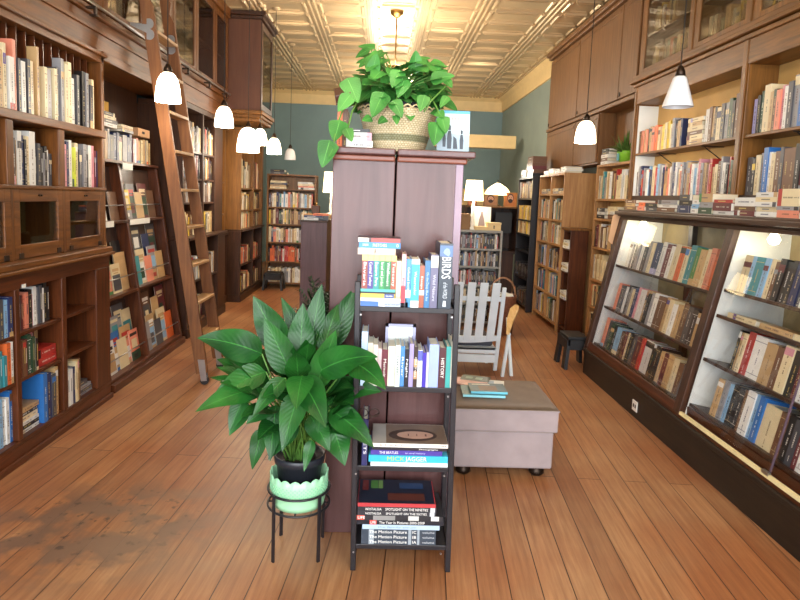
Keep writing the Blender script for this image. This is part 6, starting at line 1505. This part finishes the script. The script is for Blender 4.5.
case_row('the bottom shelf of the display case, far bay', ('f', .30), 5.06, 1.5, S('.05,.25,salmon .05,.24,charcoal .05,.23,dark_green .04,.22,black .08,.22,light_blue .04,.21,brown .035,.22,maroon .04,.22,cream .05,.23,black .05,.23,charcoal .06,.23,maroon .035,.24,red .1,.24,white .04,.21,black .05,.24,black .05,.22,tan .05,.22,maroon .05,.23,tan .05,.22,cream .05,.21,brown .05,.22,charcoal .03,.2,black'))
case_row('the top shelf of the display case, near bay', ('n', 1.035), 3.42, 1.36, S('.07,.22,cream .03,.22,light_blue .07,.22,teal .04,.22,light_blue .05,.22,cream .03,.21,brown .045,.23,black .05,.22,black .03,.23,black .05,.23,navy .03,.23,charcoal .05,.23,white .06,.23,salmon .05,.24,white .05,.22,black .05,.23,charcoal .05,.24,tan .05,.22,black .05,.23,white .05,.24,navy .05,.23,cream .05,.22,grey .05,.23,black .05,.24,brown .05,.23,white .05,.22,red'))
x_, z_ = SH['n', .88]
for k, (y, nm) in enumerate(((3.42, 'cream'), (3.12, 'tan'), (2.85, 'cream'), (2.58, 'brown'), (2.33, 'cream'))):
    v = Vector((CS, 0, -SN)); u = Vector((0, -1, 0)); w = u.cross(v)
    add_book(frame(Vector((x_, y - .26, z_)) + v * .02 + w * .0008, w, v), .03, .2, .26, nm, 'flat row', '%s flat book, %s from the left on the narrow display case shelf' % (nm, nth(k + 1)))
case_row('the third shelf of the display case, near bay', ('n', .612), 3.28, 1.25, S('.02,.23,black .03,.22,tan .03,.22,cream .05,.24,red .1,.235,white .08,.22,tan .05,.22,brown .06,.24,cream .05,.23,black .03,.24,maroon .06,.24,white .06,.24,maroon .03,.23,grey .07,.24,tan .06,.25,red .05,.24,white .05,.25,black .05,.25,cream .05,.25,navy .05,.25,tan .05,.24,maroon'))
case_row('the bottom shelf of the display case, near bay', ('n', .325), 3.32, 1.3, S('.05,.22,tan .04,.23,grey .03,.22,light_blue .05,.23,black .04,.22,black .03,.23,brown .06,.24,white .03,.24,light_blue .04,.24,blue .11,.22,cream .05,.22,brown .05,.23,black .04,.22,charcoal .03,.22,maroon .03,.18,white .05,.22,orange .04,.2,brown .05,.24,tan .03,.22,navy .05,.24,tan .05,.22,cream .05,.24,black .05,.25,white .05,.22,brown'))
r = thing('power_outlet', 'white double power outlet on the display case plinth', 'outlet', (1.845, 4.1, .09))
bx('plate', 'outlet', r, 1.843, 1.85, 4.06, 4.14, .05, .125, bevel=.003)
bx('sockets', 'blacksoft', r, (1.8425, 1.843, 4.075, 4.095, .075, .1), (1.8425, 1.843, 4.105, 4.125, .075, .1))
r = thing('paper_tag', 'tan paper card hanging at the far end of the display case', 'card', (2.06, 5.3, 1.3))
m = MB(); T = Matrix.Translation((2.0, 5.245, 1.16)) @ Matrix.Rotation(.12, 4, 'Y'); m.prism([T @ Vector(q) for q in ((0, 0, .03), (.05, 0, 0), (.1, 0, .05), (.1, 0, .27), (.07, 0, .32), (.03, 0, .3), (0, 0, .25))], (0, .004, 0)); m.build('card', 'kraft', r)

# flat stacks along the right ledge, left to right
LED = [(5.20, [(.24, .03, 'brown'), (.2, .025, 'tan'), (.22, .03, 'brown')]), (4.93, [(.13, .035, 'salmon'), (.12, .03, 'orange')]), (4.79, [(.2, .03, 'charcoal'), (.2, .03, 'black')]), (4.57, [(.28, .03, 'brown'), (.3, .025, 'white'), (.3, .03, 'grey')]), (4.25, [(.18, .05, 'navy'), (.18, .035, 'black'), (.18, .04, 'charcoal')]),
       (4.06, [(.09, .03, 'white'), (.09, .03, 'light blue'), (.09, .03, 'white')]), (3.96, [(.16, .04, 'dark green'), (.16, .035, 'grey'), (.16, .055, 'tan')]), (3.79, [(.22, .022, 'white'), (.2, .05, 'maroon'), (.2, .02, 'red')]), (3.565, [(.2, .03, 'maroon'), (.2, .025, 'brown'), (.2, .05, 'white')]),
       (3.36, [(.185, .028, 'white'), (.185, .027, 'cream'), (.185, .026, 'white'), (.185, .026, 'cream'), (.185, .026, 'white')]), (3.17, [(.17, .04, 'salmon'), (.17, .02, 'grey'), (.17, .09, 'cream')]), (2.985, [(.2, .03, 'white'), (.2, .03, 'maroon'), (.2, .03, 'charcoal')]), (2.77, [(.2, .04, 'tan'), (.2, .03, 'maroon')])]
for k, (y, sp) in enumerate(LED):
    stack('the %s stack from left on the right ledge' % nth(k + 1), (2.10, y, 1.4702), 'R', [(l, t, .17, c) for l, t, c in sp], row='ledge stacks')
ROWS['ledge stacks'] = 'flat stacks on the right ledge'

# ------------------------------------------------------------------ lamps hung from the ceiling
def pendant(label, x, y, zb, w, h, lit, bell=True, power=8):
    r = thing('pendant_lamp', label, 'lamp', (x, y, zb), 'hanging glass-shaded pendants')
    m = MB(); m.tube([(x, y, zb + h + .05), (x, y, ZC - .02)], .0035, 6); m.build('cord', 'rope', r)
    m = MB(); m.lathe([(0, ZC - zb - .03), (.045, ZC - zb - .022), (.05, ZC - zb - .001)], (x, y, zb), 18); m.build('ceiling_cap', 'tin', r, smooth=True)
    m = MB(); m.lathe([(0, h + .065), (.012, h + .06), (.026, h + .03), (.03, h - .005), (0, h - .005)], (x, y, zb), 16); m.build('socket', 'bronze', r, smooth=True)
    R_ = w / 2
    pr = [(R_, 0), (R_ * 1.0, h * .12), (R_ * .93, h * .45), (R_ * .78, h * .75), (R_ * .55, h * .93), (.03, h)] if bell else [(R_, 0), (R_ * .97, h * .08), (R_ * .45, h * .93), (.03, h)]
    inner = [(a - .004, b) for a, b in pr[::-1]]; inner[0] = (.02, h - .006)
    m = MB(); m.lathe(pr + inner[:-1] + [(R_ - .004, 0)], (x, y, zb), 28); m.build('shade', 'shade_on' if lit else 'shade_off', r, smooth=True)
    if lit: LP.append((Vector((x, y, zb - .03)), power))
pendant('lit white pendant lamp hanging in front of the ladder', *at_y(168, 102, 4.25), .17, .195, True)
pendant('lit pendant lamp hanging between ladder and projecting cupboard', *at_y(224, 127, 5.7), .172, .185, True)
pendant('lit pendant lamp below the projecting cupboard, nearer of the close pair', *at_y(248, 152, 6.9), .25, .27, True, True, 14)
pendant('lit pendant lamp behind the brightest one by the projecting cupboard', *at_y(260, 145, 7.4), .17, .19, True, True, 8)
pendant('lit pendant lamp hanging just right of the projecting cupboard', *at_y(274, 154, 7.5), .175, .19, True)
pendant('unlit small pendant lamp hanging before the teal back wall', *at_y(290, 160, 9.2), .17, .17, False)
pendant('lit pendant lamp hanging before the brown right cupboards', *at_y(585, 143, 5.1), .175, .18, True)
pendant('unlit white cone pendant lamp hanging before the right shelves', *at_y(677.5, 107, 3.55), .172, .175, False, False)
# central fixture
def fixture(label, FX, FY, power):
    r = thing('ceiling_fixture', label, 'lamp', (FX, FY, ZC))
    m = MB(); m.lathe([(0, -.075), (.03, -.07), (.075, -.03), (.085, -.003), (0, -.003)], (FX, FY, ZC), 24); m.build('canopy', 'brass', r, smooth=True)
    m = MB(); m.tube([(FX, FY, ZC - .07), (FX, FY, 2.88)], .009, 10); m.build('rod', 'brass', r, smooth=True)
    m = MB(); m.lathe([(0, 0), (.05, -.02), (.07, -.08), (.03, -.12), (0, -.12)], (FX, FY, 2.90), 18); m.build('hub', 'brass', r, smooth=True)
    for k in range(4):
        a = k * PI / 2 + .5; c_, s_ = math.cos(a), math.sin(a); p = Vector((FX + .26 * c_, FY + .26 * s_, 2.80))
        m = MB(); m.tube([(FX + .04 * c_, FY + .04 * s_, 2.82), (FX + .15 * c_, FY + .15 * s_, 2.72), (p.x, p.y, 2.78)], .008, 8); m.build('arm', 'brass', r, smooth=True)
        m = MB(); m.lathe([(.02, 0), (.05, .03), (.085, .11), (.09, .14), (.085, .14), (.045, .035), (0, .01)], (p.x, p.y, 2.78), 20); m.build('shade', 'shade_on', r, smooth=True)
        LP.append((p + Vector((0, 0, .18)), power))

fixture('brass ceiling fixture glowing behind the trailing pothos', .09, 7.4, 22)
fixture('added unseen brass ceiling fixture beyond the pothos basket, brightening the far ceiling', .06, 10.4, 18)  # added, hidden behind the plant, to carry light along the far ceiling
fixture('added unseen brass ceiling fixture overhead, brightening the front of the shop', .09, 1.7, 14)  # added above the frame as extra warm light for the foreground

# ------------------------------------------------------------------ light
def lamp(name, kind, loc, power, col, size=.06, rot=None):
    l = bpy.data.lights.new(name, kind); l.energy = power; l.color = col
    if kind == 'POINT': l.shadow_soft_size = size
    o = bpy.data.objects.new(name, l); COL.objects.link(o); o.location = loc
    if rot: o.rotation_euler = rot
    return o, l
for p, w in LP: lamp('bulb_light', 'POINT', p, w, (1.0, .88, .72))
for k, x in enumerate((-1.4, 0, 1.4)):
    o, l = lamp('shop_window_daylight', 'AREA', (x, YF - .25, 1.95), 120, (.93, .96, 1.0), rot=(math.radians(90), 0, 0))
    l.shape = 'RECTANGLE'; l.size = 1.5; l.size_y = 2.7
w = bpy.data.worlds.new('world'); SC.world = w; w.use_nodes = True
nt = w.node_tree; bg = nt.nodes['Background']
sky = nt.nodes.new('ShaderNodeTexSky'); sky.sky_type = 'HOSEK_WILKIE' if hasattr(sky, 'sky_type') else sky.sky_type
sky.turbidity = 4
nt.links.new(sky.outputs['Color'], bg.inputs['Color']); bg.inputs['Strength'].default_value = 0.8
finish_books(300)
SC.view_settings.view_transform = 'Standard'; SC.view_settings.look = 'None'; SC.view_settings.gamma = 1; SC.view_settings.exposure = 0.46
SC.view_settings.use_curve_mapping = False
SC.cycles.use_denoising = True
SC.cycles.max_bounces = 8; SC.cycles.diffuse_bounces = 4; SC.cycles.glossy_bounces = 3; SC.cycles.transparent_max_bounces = 12
SC.cycles.sample_clamp_indirect = 6
